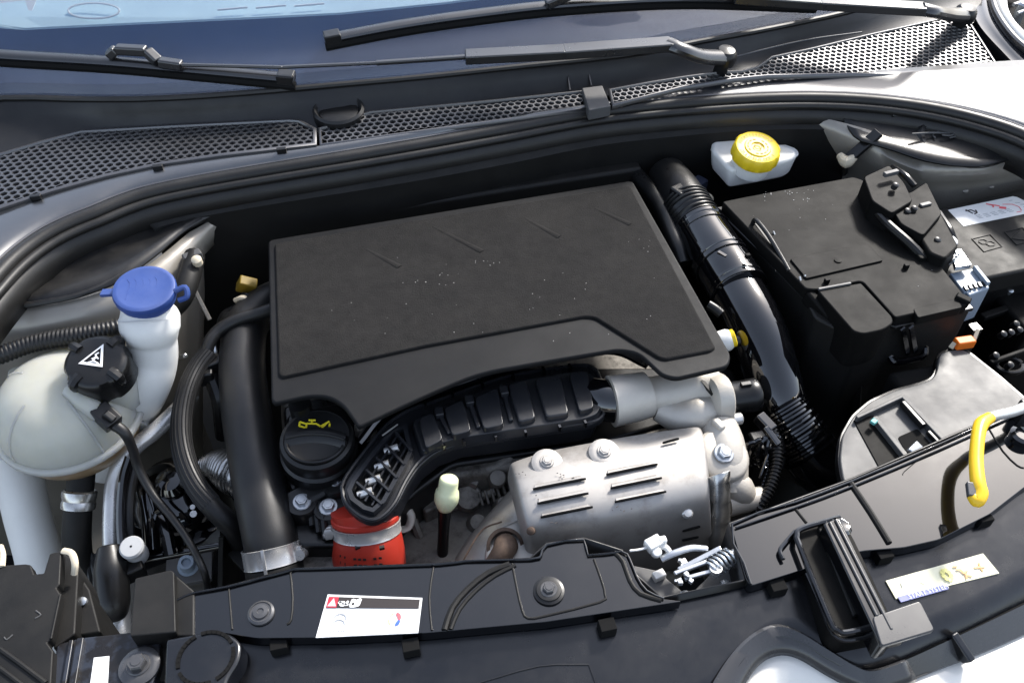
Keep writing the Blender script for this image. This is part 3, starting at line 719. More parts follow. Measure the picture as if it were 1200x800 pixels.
# washer bottle tube
m = MB(); m.tube(PL([(8, 530, .36), (22, 560, .33), (33, 605, .29), (45, 650, .25), (52, 700, .20), (55, 760, .12)], 0), [.024, .026, .026, .026, .028, .03], 24, 6); tag(build('washer_bottle', m, 'white', smooth=60), 'white washer bottle stem going down below the coolant tank', 'washer bottle')
# coolant hose with alloy ferrule
t = thing('coolant_hose', 'black coolant hose with silver crimped ferrule below the coolant tank', 'hose', P(95, 650, .25))
m = MB(); m.tube(PL([(96, 548, .38), (94, 570, .365), (91, 600, .345), (90, 640, .315), (95, 665, .29), (108, 700, .26), (115, 740, .22), (118, 780, .18)], 0), [.0145, .0145, .0150, .0155, .0155, .016, .017, .017], 20, 6); build('hose', m, 'black_matt', t)
m = MB(); m.lathe([(.0162, -.011), (.0178, -.010), (.0182, -.004), (.0170, -.001), (.0184, .004), (.0184, .009), (.0165, .011)], P(92.5, 585, .354), (P(94, 570, .365)-P(91, 600, .345)), 28); build('ferrule', m, 'foil', t)
for k in range(4):
    m = MB(); m.tube(PL([(100+6*k, 648, .305), (108+7*k, 690, .28), (112+6*k, 735, .24)], 0), .0035, 8, 4); build('wire', m, 'black', t)
# beige metal inner panel low on the left
m = MB(); m.prism(PL([(100, 560), (135, 560), (150, 650), (230, 640), (250, 740), (110, 740)], .22), .01); struct(build('lower_wing_panel', m, 'body'))
# shiny black line set and pump, right of the silver pipe
t = thing('engine_mount', 'dark glossy engine mount housing with bolts below the ribbed hose', 'engine mount', P(215, 620, .20))
m = MB(); m.lathe([(.055, -.10), (.055, -.02), (.045, .0), (.030, .012), (.012, .016)], P(203, 575, .33), (0, -.2, 1), 28); m.box(P(215, 640, .27), (.11, .06, .06)); build('housing', m, 'gloss', t, bevel=.006)
m = MB(); m.lathe([(.018, -.03), (.018, .0), (.012, .006), (.003, .007)], P(200, 565, .355), (0, -.3, 1), 20); build('dome', m, 'gloss', t)
m = MB(); m.tube(PL([(170, 590, .33), (190, 610, .33), (200, 650, .31)], 0), .008, 10, 5); m.tube(PL([(160, 560, .34), (175, 585, .34), (180, 640, .3)], 0), .012, 12, 5); build('pipe', m, 'gloss', t)
m = MB(); m.box(P(222, 668, .31), (.05, .035, .006)); build('bracket', m, 'grey_plate', t, bevel=.001)
b1 = P(219, 660, .325)
m = MB(); m.lathe([(.0115, -.014), (.0115, -.009), (.0085, -.008), (.0085, .004), (.0078, .006), (.005, .006), (.0045, .002), (.001, .002)], b1, (.1, -.3, 1), 24); build('bolt', m, 'grey_conn', t)
m = MB(); m.lathe([(.004, 0), (.004, .002)], P(227, 602, .34), (0, -.5, 1), 8); m.lathe([(.003, 0), (.003, .002)], P(226, 594, .34), (0, -.5, 1), 8); build('stud', m, 'steel', t)
m = MB(); m.bar(P(270, 620, .34), P(268, 720, .26), .006, .05); m.bar(P(280, 640, .33), P(300, 660, .33), .03, .006); build('upright_plate', m, 'black_matt', t, bevel=.001)
m = MB(); m.box(P(100, 650, .05), (.35, .35, .1)); build('chassis_rail', m, 'deep', None); tag(bpy.data.objects['chassis_rail'], 'dark chassis rail low in the bay under the tank', 'chassis rail')
# ================================================================ ENGINE
t = thing('engine_block', 'dark cast engine block filling the bay under the cover', 'engine', (0, -.05, 0))
m = MB(); m.box((0, -.02, .20), (.50, .34, .38)); build('crankcase', m, 'cast_dark', t, bevel=.008)
m = MB(); m.prism(fillet(PL([(330, 475), (520, 430), (860, 430), (872, 470), (700, 520), (530, 545), (460, 600), (400, 640), (345, 640)], .395), .01), .10); build('valve_cover', m, 'black', t, bevel=.005)
m = MB(); m.prism(PL([(395, 470), (450, 500), (430, 540), (395, 560), (330, 545), (335, 485)], .415), .05); m.bar(P(330, 600, .40), P(400, 560, .41), .03, .02); build('cam_housing', m, 'black', t, bevel=.006)
m = MB(); m.prism(PL([(340, 590), (395, 560), (420, 610), (415, 670), (350, 680)], .375), .08); build('timing_case', m, 'cast_dark', t, bevel=.006)
m = MB(); m.lathe([(.022, -.05), (.022, -.002), (.019, 0)], P(377, 622, .385), (0, 0, 1), 28); build('boss', m, 'cast_dark', t)
for q in ((354, 588, .412), (385, 594, .41), (393, 563, .418)):
    cc = P(q[0], q[1], q[2])
    m = MB(); m.lathe([(.0175, -.03), (.0175, -.004), (.0155, -.0005), (.0115, -.0003)], cc, (0, 0, 1), 24); build('bolt_boss', m, 'black', t)
    bolt(t, cc, .0068 if q[0] != 393 else .005, 'zinc', (.05, -.1, 1), .006)
m = MB()
for k in range(5): m.tube(PL([(335+8*k, 560+4*k, .40), (345+8*k, 572+6*k, .408), (350+8*k, 600+8*k, .40)], 0), .004, 8, 4)
build('rib', m, 'black', t)['kind'] = 'stuff'
# cylinder head front face with fins, behind the dipstick
m = MB(); m.prism(fillet(PL([(470, 555), (520, 520), (700, 490), (720, 640), (540, 690), (450, 650)], .34), .01), .14); build('cylinder_head', m, 'cast_dark', t, bevel=.006)
m = MB(); m.tube(PL([(510, 530, .385), (540, 548, .38), (575, 550, .38), (600, 535, .385)], 0), .010, 12, 6); m.prism(fillet(PL([(525, 528), (590, 515), (598, 540), (560, 552), (530, 548)], .388), .006), .04); build('cam_cap', m, 'cast_dark', t, bevel=.004)
for k in range(8):
    m = MB(); m.bar(P(560+7*k, 576-2*k, .362), P(565+7*k, 592-2*k, .352), .0032, .012); build('fin', m, 'cast_dark', t, bevel=.001)
for q, r in (((549, 582, .36), .016), ((583, 560, .382), .010)):
    m = MB(); m.lathe([(r, -.03), (r, 0), (r*.85, .004), (r*.4, .005)], P(*q), (0, -.5, .9), 22); build('core_plug', m, 'cast_dark', t)
m = MB(); m.box(P(505, 592, .345), (.028, .03, .03), Matrix.Rotation(.3, 3, 'Z')); m.box(P(508, 618, .31), (.025, .03, .03)); m.lathe([(.018, -.03), (.018, 0), (.012, .004)], P(536, 605, .335), (0, -.3, 1), 16); build('sensor_block', m, 'cast_dark', t, bevel=.003)
m = MB()
rnd = random.Random(3)
for k in range(26):
    x = rnd.uniform(470, 520); y = rnd.uniform(610, 665); z = rnd.uniform(.26, .32)
    m.box(P(x, y, z), (rnd.uniform(.006, .02), rnd.uniform(.006, .02), rnd.uniform(.006, .02)), Matrix.Rotation(rnd.uniform(0, 3), 3, 'Z')@Matrix.Rotation(rnd.uniform(-.5, .5), 3, 'X'))
build('harness_clutter', m, 'black', t, bevel=.001)['kind'] = 'stuff'
m = MB(); m.tube(PL([(470, 640, .33), (478, 620, .335), (490, 645, .32), (500, 665, .31)], 0), .004, 8, 5); build('wire', m, 'gloss', t)
m = MB(); m.box(P(492, 631, .335), (.012, .008, .006), Matrix.Rotation(.8, 3, 'Z')); build('cable_tie', m, 'white', t, bevel=.001)

rnd = random.Random(21)
for k, (x_, y_, z_, r_) in enumerate(((500, 545, .39, .012), (520, 565, .372, .010), (545, 560, .375, .008), (610, 548, .39, .009), (486, 575, .365, .012), (560, 612, .345, .011), (590, 590, .36, .009), (535, 630, .33, .012))):
    m = MB(); m.lathe([(r_*1.2, -.04), (r_*1.1, -.004), (r_, 0), (r_*.8, .003), (r_*.3, .0035)], P(x_, y_, z_), (rnd.uniform(-.2, .2), -.35, 1), 16); build('boss', m, 'cast_dark', t)
for pts in ([(480, 560, .372), (520, 552, .375), (560, 568, .37)], [(500, 600, .345), (540, 590, .35), (580, 575, .36)], [(476, 590, .36), (490, 625, .34), (500, 650, .32)]):
    m = MB(); m.tube(PL(pts, 0), .0055, 8, 5); build('casting_rib', m, 'cast_dark', t)
# engine cover --------------------------------------------------
ZC = .50
cov = thing('engine_cover', 'large dark grey textured engine cover in the middle of the bay', 'engine cover', (0, -.01, .46))
OUT = [(314, 281), (741, 211), (857, 416), (853, 429), (792, 443), (776, 439), (748, 413), (725, 409), (640, 423), (560, 437), (505, 460), (455, 483), (420, 500), (412, 488), (402, 474), (385, 464), (362, 463), (322, 472), (318, 468)]
rad = [.008, .008, .008, .010, .014, .02, .025, .015, .02, .03, .03, .03, .004, .015, .018, .02, .03, .003, .003]
ol = fillet(PL(OUT, ZC), rad, 5)
m = MB(); m.prism(ol, .007, inset=.0005); build('skirt_plate', m, 'cover_rim', cov, bevel=.0025, seg=3)
TOPP = [(322, 285), (738, 217), (838, 406), (833, 410), (780, 420), (772, 418), (697, 371), (685, 370), (500, 404), (332, 441), (327, 438)]
tp = PL(TOPP, ZC+.0035)
tr = [.006, .006, .006, .006, .008, .01, .012, .012, .0, .006, .005]
tpf = fillet(tp, tr, 4)
m = MB(); m.prism(tpf, .006, inset=.002); build('felt_panel', m, 'felt', cov, bevel=.0022, seg=3)
# shallow moulded facets: each rises to a ridge and steps down
def facet(h0, h1, l1, l0, h=.0007):
    z = ZC+.0035
    T = [P(q[0], q[1], z) for q in (h0, h1, l1, l0)]
    tops = [T[0]+Vector((0, 0, h*1.3)), T[1]+Vector((0, 0, h*.12)), T[2]+Vector((0, 0, -.0003)), T[3]+Vector((0, 0, -.0002))]
    m = MB(); m.slab(tops, [p+Vector((0, 0, -.001)) for p in T]); build('moulded_facet', m, 'felt', cov, smooth=0)
facet((428, 296), (469, 318), (338, 346), (352, 312))
facet((505, 269), (565, 300), (471, 318), (432, 296))
facet((612, 259), (655, 283), (567, 300), (509, 269))
facet((695, 248), (738, 268), (657, 283), (616, 259))
for pts in ([(430, 297), (469, 318)], [(507, 270), (565, 300)], [(614, 260), (655, 283)], [(697, 249), (738, 268)]):
    m = MB(); r = .008; m.tube([P(q[0], q[1], ZC+.0035+.0013-r) for q in pts], [r*.86, r], 48, 4); build('moulded_ridge', m, 'felt', cov, smooth=80)
# crumbs of pale dirt
m = MB(); rnd = random.Random(11)
for k in range(26):
    cx_, cy_ = rnd.choice(((497, 330), (520, 322), (535, 313), (570, 308), (735, 283), (757, 284), (760, 290), (520, 335)))
    p = P(cx_+rnd.gauss(0, 9), cy_+rnd.gauss(0, 2.5), ZC+.0038); s = rnd.uniform(.0003, .0008)
    m.box(p, (s, s, s*.7), Matrix.Rotation(rnd.uniform(0, 3), 3, 'Z'))
for k in range(30):
    p = P(rnd.uniform(380, 800), rnd.uniform(300, 400), ZC+.0037); s = rnd.uniform(.0003, .0006); m.box(p, (s, s, s))
o = build('dirt_crumbs', m, 'dust_white', smooth=0); tag(o, 'pale crumbs of dirt scattered on the engine cover', 'dirt', kind='stuff')
# under-cover stays (cover rests on the engine)
m = MB()
for q in ((350, 300), (720, 240), (820, 400), (345, 450)): m.lathe([(.012, -.12), (.012, -.03)], P(q[0], q[1], ZC), (0, 0, 1), 12)
build('mounting_peg', m, 'black', cov)['kind'] = 'stuff'
# black trim behind the cover (bulkhead side)
t = thing('rear_coolant_rail', 'dim black plastic rail in the shade behind the engine cover', 'rail', P(600, 200, .36))
m = MB(); m.bar(P(330, 262, .47), P(745, 196, .47), .05, .03); build('rail', m, 'black_matt', t, bevel=.006)
for q in ((583, 205), (618, 199), (690, 190)):
    m = MB(); m.box(P(q[0], q[1], .488), (.018, .006, .006), Matrix.Rotation(-.02, 3, 'Z')); build('clip', m, 'black', t, bevel=.001)
m = MB(); m.tube(PL([(745, 205, .47), (770, 235, .47), (790, 280, .465), (800, 310, .45)], 0), .012, 12, 5); build('loom', m, 'black', t)
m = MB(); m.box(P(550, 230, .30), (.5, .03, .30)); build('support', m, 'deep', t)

# oil filler cap --------------------------------------------------
oc = P(372, 518, .448); oa = Vector((.02, -.12, 1)).normalized()
t = thing('oil_filler_cap', 'black oil filler cap with yellow oil can symbol under the cover corner', 'oil cap', oc-oa*.03)
m = MB(); m.lathe([(.041, -.05), (.041, -.014), (.0365, -.010)], oc, oa, 40); build('filler_neck', m, 'black', t)
m = MB(); m.lathe([(.0365, -.012), (.0385, -.010), (.0390, .002), (.0375, .007), (.034, .009), (.033, .0085), (.004, .0085)], oc, oa, 48); co = build('cap_disc', m, 'black', t, smooth=40)
x = RT.copy(); x = (x-oa*x.dot(oa)).normalized(); y = oa.cross(x)
def OC(u, v, h): return oc+x*u+y*v+oa*h
m = MB()   # raised grip: bowed bar
rows = []
for k in range(13):
    u = -.031+.062*k/12; bow = -.006+.007*(1-(u/.031)**2)
    rows.append([OC(u, bow+.011-.002, .0085), OC(u, bow+.009, .013), OC(u, bow+.002, .0145), OC(u, bow-.004, .012), OC(u, bow-.007, .0085)])
m.grid(rows); build('grip', m, 'black', co, smooth=60)
m = MB(); m.tube([OC(.030*math.cos(a), -.004+.026*math.sin(a), .0095) for a in [math.pi+k*math.pi/14 for k in range(15)]], .0024, 8, 2); m.tube([OC(u, -.005+.006*(1-(u/.03)**2), .0145) for u in [-.03+.06*k/8 for k in range(9)]], .0016, 8, 2); build('lower_rim', m, 'black', co)
m = MB()
def SY(u, v): return OC(-.004+u*.0165, .0150+v*.0125, .0094)
for pts in (((-.5, .15), (-.5, -.55)), ((-.5, -.55), (.35, -.55)), ((.35, -.55), (.72, .2)), ((-.5, .15), (.1, .15)), ((.1, .15), (.4, -.1)), ((.4, -.1), (.9, .42)), ((-.5, .1), (-.95, .3)), ((-.95, .3), (-.95, -.1)), ((-.95, -.1), (-.5, -.3)), ((-.2, .15), (-.2, .5)), ((-.42, .5), (.02, .5)), ((.95, .2), (.95, -.1))):
    m.tube([SY(*q) for q in pts], .0011, 6, 3)
build('oil_can_symbol', m, 'oil_yellow', co)['kind'] = 'stuff'

# ribbed intake duct --------------------------------------------------
t = thing('intake_duct', 'black ribbed plastic intake duct curving below the engine cover front edge', 'intake duct', P(560, 500, .39))
ZD = .452
pOUT = [(397, 572), (404, 556), (428, 524), (452, 496), (478, 479), (520, 465), (560, 450), (600, 438), (650, 430), (684, 426), (700, 432), (707, 448), (712, 478), (706, 492), (690, 498), (640, 505), (580, 514), (535, 521), (510, 530), (492, 545), (478, 566), (466, 590), (452, 606), (436, 613), (418, 606), (402, 590)]
ol = fillet(PL(pOUT, ZD-.010), .008, 3)
m = MB(); m.prism(ol, .008); build('rim_flange', m, 'duct', t, bevel=.0015)
body = offset(PL(pOUT, ZD-.012), .005)
m = MB(); m.prism(body, .035, inset=-.006); build('lower_shell', m, 'duct', t, bevel=.004)
rim = [p+Vector((0, 0, .001)) for p in offset(PL(pOUT, ZD-.009), .003)]
m = MB(); m.tube(rim+rim[:1], .0022, 8, 3); build('rim_bead', m, 'duct', t)
up_o = offset(PL([(484, 492), (520, 476), (560, 460), (600, 447), (650, 438), (682, 434), (694, 438), (700, 452), (704, 476), (699, 485), (685, 490), (640, 497), (580, 506), (535, 513), (510, 521), (496, 530)], ZD), .0)
m = MB(); m.prism(fillet(up_o, .006, 3), .012, inset=.004); build('upper_shell', m, 'duct', t, bevel=.003)
cells = [[(491, 490), (507, 483), (519, 514), (499, 525)], [(520, 478), (542, 468), (552, 504), (530, 510)], [(556, 466), (583, 454), (590, 497), (567, 502)], [(595, 450), (616, 444), (628, 489), (608, 494)], [(627, 443), (656, 438), (667, 484), (640, 488)], [(667, 437), (688, 434), (696, 477), (679, 482)]]
for k, cq in enumerate(cells):
    m = MB(); m.prism(fillet(PL(cq, ZD+.0065), .005, 3), .008, inset=.0016); build('rib_pad', m, 'panel' if k == 9 else 'duct', t, bevel=.002, seg=3)
for a, b in (((513, 478), (528, 512)), ((549, 462), (562, 505)), ((590, 450), (600, 497))):
    m = MB(); p, q = P(a[0]-2, a[1]+1, ZD+.001), P(b[0]-1, b[1]-3, ZD+.001); m.bar(p, q, .005, .006); m.box(p.lerp(q, .25)+Vector((0, 0, .004)), (.009, .012, .008)); build('web', m, 'duct', t, bevel=.0015)
for a in ((498, 474), (530, 463), (565, 451), (601, 441), (637, 435), (668, 431), (520, 522), (543, 517), (580, 511), (615, 506), (655, 500), (685, 495), (707, 468)):
    m = MB(); m.box(P(a[0], a[1], ZD-.006), (.0025, .008, .008), Matrix.Rotation(.1, 3, 'Z')); build('snap_tab', m, 'gloss', t)
# open grille end
inn = offset(PL([(404, 574), (410, 561), (434, 528), (456, 502), (478, 494), (486, 528), (478, 545), (466, 566), (454, 588), (438, 602), (424, 598), (408, 586)], ZD-.002), .002)
wall_in = offset(inn, .0045)
m = MB(); m.grid([[p+Vector((0, 0, -.008)) for p in inn+inn[:1]], inn+inn[:1], [p for p in wall_in+wall_in[:1]], [p+Vector((0, 0, -.008)) for p in wall_in+wall_in[:1]]]); build('grille_surround', m, 'duct', t, smooth=40)
m = MB(); m.prism(offset(inn, .006), .001); o_ = build('grille_opening', m, 'deep', t); 
for v in o_.data.vertices: v.co.z += -.006
for k in range(5):
    f = k/4; a = (lerp(418, 464, f), lerp(566, 508, f)); b = (lerp(448, 483, f), lerp(592, 530, f))
    m = MB(); m.bar(P(a[0], a[1], ZD-.0035), P(b[0], b[1], ZD-.0035), .0022, .006); build('slat', m, 'duct', t)
for k in range(3):
    f = (k+1)/4; m = MB(); m.bar(P(lerp(412, 444, f), lerp(578, 598, f), ZD-.005), P(lerp(462, 484, f), lerp(502, 528, f), ZD-.005), .0018, .004); build('cross_slat', m, 'duct', t)
for q in ((459, 526), (448, 545), (438, 562), (428, 577)):
    m = MB(); p = P(q[0], q[1], ZD-.0055); m.tube([p-RT*.007-UP*.003, p+RT*.007+UP*.002], .0042, 12, 2); build('roller', m, 'steel', t)
m = MB(); m.bar(P(448, 510, ZD+.001), P(466, 497, ZD+.001), .0012, .001); build('seam_glint', m, 'steel', t)
# short black stub into casting
m = MB(); m.tube(PL([(690, 462, .44), (706, 468, .44), (722, 470, .44)], 0), [.020, .024, .024], 24, 4); build('outlet_stub', m, 'gloss', t)
m = MB(); m.tube(PL([(600, 428, .465), (660, 412, .468), (720, 408, .462), (760, 425, .45)], 0), .008, 10, 5); m.tube(PL([(420, 520, .435), (450, 485, .44), (500, 462, .445), (590, 430, .452)], 0), .006, 10, 5); build('side_rail', m, 'gloss', t)
# zinc fastener under duct corner
m = MB(); m.lathe([(.012, -.02), (.012, 0), (.009, .005), (.002, .006)], P(428, 500, .43), (0, -.2, 1), 20); tag(build('rubber_bush', m, 'cast'), 'small pale metal bush between oil cap and intake duct', 'bush')

# red silicone hose --------------------------------------------------
t = thing('red_hose', 'red silicone hose with a steel clamp below the intake duct end', 'hose', P(432, 680, .30))
m = MB(); hp = PL([(424, 590, .418), (428, 603, .408), (430, 621, .395), (432, 646, .375), (435, 690, .33)], 0)
m.tube(hp, [.033, .0335, .034, .0375, .0385], 34, 6); ro = build('hose', m, 'red', t, smooth=60)
ca = (hp[1]-hp[3]).normalized(); c1 = hp[1].lerp(hp[2], .75)
clampband(t, c1, ca, .0345, .013, c1-RT*.036-UP*.002)
m = MB(); m.lathe([(.0338, -.003), (.0352, -.002), (.0352, .002), (.0338, .003)], hp[1].lerp(hp[2], .15), ca, 36, caps=False); build('bead', m, 'red', t)
m = MB(); c2 = hp[3].lerp(hp[2], .35); 
for k in range(9):
    u = -.024+.005*k
    if k in (2, 6): continue
    p = c2+RT*u-UP*.002; d = math.sqrt(max(0, .0372**2-u*u)); nn = (-FW+ca*FW.dot(ca)).normalized(); q = c2+RT*u+nn*(d+.0005)
    m.bar(q, q+RT*.003, .0022, .0004, up=nn); m.bar(q-ca*.007, q-ca*.007+RT*.0032, .003, .0004, up=nn)
build('printed_marks', m, 'dark_print', ro, smooth=0)['kind'] = 'stuff'
for u in (-.004, .020):
    m = MB(); nn = (-FW+ca*FW.dot(ca)).normalized(); q = hp[2]+RT*u+nn*.0345-ca*.004; m.box(q, (.005, .003, .004)); build('position_tab', m, 'dark_print', ro)
# metal hook + dipstick
m = MB(); m.tube(PL([(478, 596, .375), (482, 606, .37), (478, 618, .365), (466, 620, .365), (460, 612, .365)], 0), .0045, 8, 5, flat=.5); tag(build('lifting_eye', m, 'cast'), 'small pale metal lifting eye beside the red hose', 'lifting eye')
t = thing('dipstick', 'pale yellow dipstick handle standing in front of the cylinder head', 'dipstick', P(524, 640, .25))
m = MB(); d0, d1 = P(524, 578, .410), P(528, 549, .437); dv = (d1-d0).normalized()
m.lathe([(.006, -.022), (.0095, -.016), (.0128, -.009), (.0132, -.003), (.0122, .003), (.0104, .006), (.0102, .0145), (.0098, .0175), (.0080, .0195), (.002, .0202)], d0, dv, 26); build('handle', m, 'pale_green', t, smooth=60)
m = MB(); m.tube([d0-dv*.02, P(520, 620, .37), P(518, 665, .32)], [.0075, .006, .006], 12, 4); build('tube', m, 'black', t)

# exhaust heat shield --------------------------------------------------
t = thing('heat_shield', 'silver slotted exhaust heat shield with cooling louvres', 'heat shield', P(720, 600, .30))
top = [[(597, 541, .432), (640, 527, .436), (690, 518, .438), (740, 509, .44), (790, 502, .44), (822, 498, .438)],
       [(601, 552, .444), (645, 540, .447), (692, 530, .449), (742, 521, .45), (792, 513, .45), (826, 508, .446)],
       [(607, 575, .446), (650, 563, .449), (698, 554, .450), (747, 544, .45), (797, 537, .45), (829, 530, .445)],
       [(613, 600, .442), (656, 590, .446), (704, 580, .447), (753, 571, .447), (801, 562, .446), (831, 556, .442)],
       [(619, 620, .434), (661, 612, .438), (709, 603, .44), (757, 594, .439), (804, 585, .438), (832, 580, .434)],
       [(624, 638, .415), (666, 632, .418), (713, 624, .42), (760, 615, .419), (806, 606, .417), (833, 600, .414)],
       [(628, 655, .39), (670, 652, .392), (716, 646, .394), (763, 638, .393), (808, 628, .39), (834, 622, .388)],
       [(632, 690, .34), (674, 688, .342), (720, 684, .344), (766, 676, .342), (810, 664, .34), (836, 655, .338)]]
m = MB(); G = [PL(r, 0) for r in top]
left = [p+Vector((-.004, 0, -.03)) for p in (r[0] for r in G)]; right = [p+Vector((.004, 0, -.02)) for p in (r[-1] for r in G)]
rows = [[l, r[0]+Vector((-.0005, 0, -.004)), r[0].lerp(r[1], .06)]+r[1:-1]+[r[-1].lerp(r[-2], .08), r[-1]+Vector((.0005, 0, -.004)), rr] for l, r, rr in zip(left, G, right)]
m.grid(rows); build('shell', m, 'alu', t, subsurf=2, solid=.0015)
def onshield(px, py, lift=.0):
    # sample height from grid by image proximity (bilinear in rows)
    best = None
    for i in range(len(top)-1):
        for k in range(5):
            a, b, c_, d = top[i][k], top[i][k+1], top[i+1][k+1], top[i+1][k]
            if inpoly(px, py, (a, b, c_, d)):
                w = [1/max(1, (px-q[0])**2+(py-q[1])**2) for q in (a, b, c_, d)]; return sum(q[2]*wi for q, wi in zip((a, b, c_, d), w))/sum(w)+lift
    return .44+lift
def SH(px, py, lift=0): return P(px, py, onshield(px, py, lift))
sl = [((625, 573), (686, 561)), ((630, 590), (689, 578)), ((634, 606), (694, 594)), ((711, 556), (770, 544)), ((716, 572), (775, 560)), ((721, 588), (780, 576)), ((777, 519), (795, 514)), ((800, 622), (820, 617)), ((800, 633), (818, 629))]
for a, b in sl:
    p, q = SH(a[0], a[1], .0016), SH(b[0], b[1], .0016)
    m = MB(); m.tube([p, p.lerp(q, .08)+Vector((0, 0, .0004)), q-(q-p)*.08+Vector((0, 0, .0004)), q], [.0008, .0014, .0014, .0008], 8, 2); lo = build('louvre_slot', m, 'deep', t)
    if a[0] < 795 and b[0]-a[0] > 30:
        m = MB(); off = Vector((0, .0035, -.0006)); rr = [[p+off*3.2+(q-p)*s0+Vector((0, 0, -.0030)), p+off*1.8+(q-p)*s1+Vector((0, 0, -.0002)), p+off*.5+(q-p)*s2+Vector((0, 0, .0009)), p+(q-p)*s2+Vector((0, 0, .0004))] for s0, s1, s2 in ((.12, .05, .03), (.3, .28, .27), (.6, .6, .6), (.85, .93, .97))]
        m.grid(rr); build('louvre_lip', m, 'alu', t, smooth=70)
for q in ((641, 541), (708, 529)):
    cc = SH(q[0], q[1], .001)
    m = MB(); m.lathe([(.017, -.004), (.0160, -.0006), (.0135, .0002), (.011, .0006)], cc, (0, -.12, 1), 32); po = build('bolt_boss', m, 'alu', t)
    bolt(t, cc+Vector((0, 0, .0004)), .0058, 'alu', (0, -.12, 1), .004, washer=1.3)
m = MB(); m.lathe([(.006, -.004), (.006, .002), (.004, .004), (.001, .0045)], SH(805, 601, .001), (0, -.5, .9), 16); build('rivet', m, 'steel', t)
m = MB(); m.lathe([(.004, -.004), (.004, .002), (.002, .003)], SH(622, 622, .0), (-.4, -.5, .8), 12); build('rivet', m, 'rust', t)
m = MB(); rnd = random.Random(5)       # flaked paint marks
for k in range(26):
    cx_, cy_ = rnd.choice(((655, 557), (662, 556), (668, 561), (624, 580), (724, 597), (735, 595), (610, 553), (675, 558), (645, 612)))
    q = SH(cx_+rnd.gauss(0, 6), cy_+rnd.gauss(0, 2), .0018); m.box(q, (rnd.uniform(.0006, .003), .0008, .0004), Matrix.Rotation(rnd.uniform(-.5, .5), 3, 'Z'))
build('flaked_mark', m, 'dark_print', t, smooth=0)['kind'] = 'stuff'
# crinkled foil side
m = MB(); rows = []
for i in range(9):
    f = i/8; r_ = []
    for k in range(10):
        g = k/9; px = lerp(828, 856, g); py = lerp(560, 655, f)-8*g
        r_.append(P(px, py, lerp(.435, .35, f)+.010*math.sin(g*2.5)+.004*math.sin(f*26+g*2)))
    rows.append(r_)
m.grid(rows); build('foil_wrap', m, 'foil', t, smooth=80, solid=.001)

# exhaust manifold shroud left of shield --------------------------------------------------
t = thing('exhaust_manifold', 'grey curved exhaust manifold shroud with a brown lambda sensor', 'exhaust manifold', P(590, 650, .24))
LS = [(522, 676, .335), (532, 650, .345), (549, 624, .355), (572, 598, .366), (592, 576, .376), (610, 556, .386)]
MS = [(545, 676, .362), (556, 652, .372), (572, 630, .380), (592, 607, .388), (607, 590, .396), (616, 572, .400)]
RS = [(640, 690, .365), (634, 665, .372), (630, 640, .380), (627, 615, .388), (624, 595, .394), (622, 575, .398)]
rows = [[P(l[0]-5, l[1]+16, l[2]-.05), P(*l), P((l[0]+q[0])/2, (l[1]+q[1])/2-2, (l[2]+q[2])/2+.004), P(*q), P((r[0]+q[0])/2, (r[1]+q[1])/2, (r[2]+q[2])/2+.004), P(*r)] for l, q, r in zip(LS, MS, RS)]
m = MB(); m.grid(rows); build('shroud', m, 'cast_dark', t, subsurf=2, solid=.002).data.materials[0] = mat('shroud_grey', (.42, .40, .37), .5, metal=.55, var=.12, vscale=20, col2=(.2, .16, .12), c2scale=16, c2lo=.5, c2hi=.8, rvar=.1)
m = MB(); m.prism(fillet(PL([(566, 655), (570, 632), (584, 616), (614, 602), (626, 612), (634, 660), (600, 672)], .399), .012), .03); build('port_plate', m, 'shroud_grey', t, bevel=.008, seg=4)
lc = P(592, 640, .398); la = Vector((-.05, -.55, .83)).normalized()
m = MB(); m.lathe([(.017, -.006), (.019, -.004), (.019, .001), (.0155, .002), (.0155, -.008)], lc, la, 28); build('sensor_collar', m, 'rust', t)
m = MB(); m.tube([lc-la*.01, lc+la*.006, lc+la*.012-UP*.010-RT*.006, lc+la*.010-UP*.03-RT*.022], [.0125, .0125, .011, .008], 18, 5); build('lambda_sensor', m, 'rust', t)
m = MB(); m.tube(PL([(536, 672, .372), (549, 645, .384), (566, 620, .392), (588, 611, .398)], 0), .0009, 8, 5); build('weld_seam', m, 'rust', t)
m = MB(); m.box(P(620, 690, .2), (.12, .06, .24)); build('collector', m, 'rust', t, bevel=.01)

# pale cast pipe (turbo inlet) --------------------------------------------------
t = thing('turbo_casting', 'pale cast aluminium turbo inlet with flared sleeve and bolted flange', 'casting', P(790, 500, .38))
m = MB(); m.tube(PL([(716, 470, .442), (740, 466, .442), (758, 462, .442)], 0), [.029, .0275, .026], 30, 4); build('sleeve', m, 'cast', t, smooth=50)
m = MB(); m.tube(PL([(745, 466, .440), (775, 462, .440), (810, 455, .442), (838, 452, .442)], 0), [.022, .0215, .023, .024], 26, 6); build('neck', m, 'cast', t, smooth=60)
m = MB(); m.tube(PL([(770, 478, .432), (795, 486, .428), (818, 484, .43), (836, 478, .432)], 0), [.014, .020, .022, .018], 22, 6); build('scroll', m, 'cast', t, smooth=60)
fa = (P(855, 455, .44)-P(820, 462, .44)).normalized(); fcn = P(838, 470, .432)
m = MB(); m.lathe([(.028, -.012), (.034, -.008), (.036, .0), (.036, .007), (.034, .009)], fcn, fa, 32, wob=lambda a, h: .10*math.cos(3*a+.5)); build('flange', m, 'cast', t, smooth=40)
m = MB(); m.tube(PL([(842, 498, .424), (845, 515, .42), (848, 540, .41), (850, 575, .39)], 0), [.020, .024, .026, .024], 22, 6); m.lathe([(.030, -.05), (.030, -.004), (.026, .0)], P(848, 532, .432), (.1, -.3, 1), 26); build('lower_housing', m, 'cast', t, smooth=60)
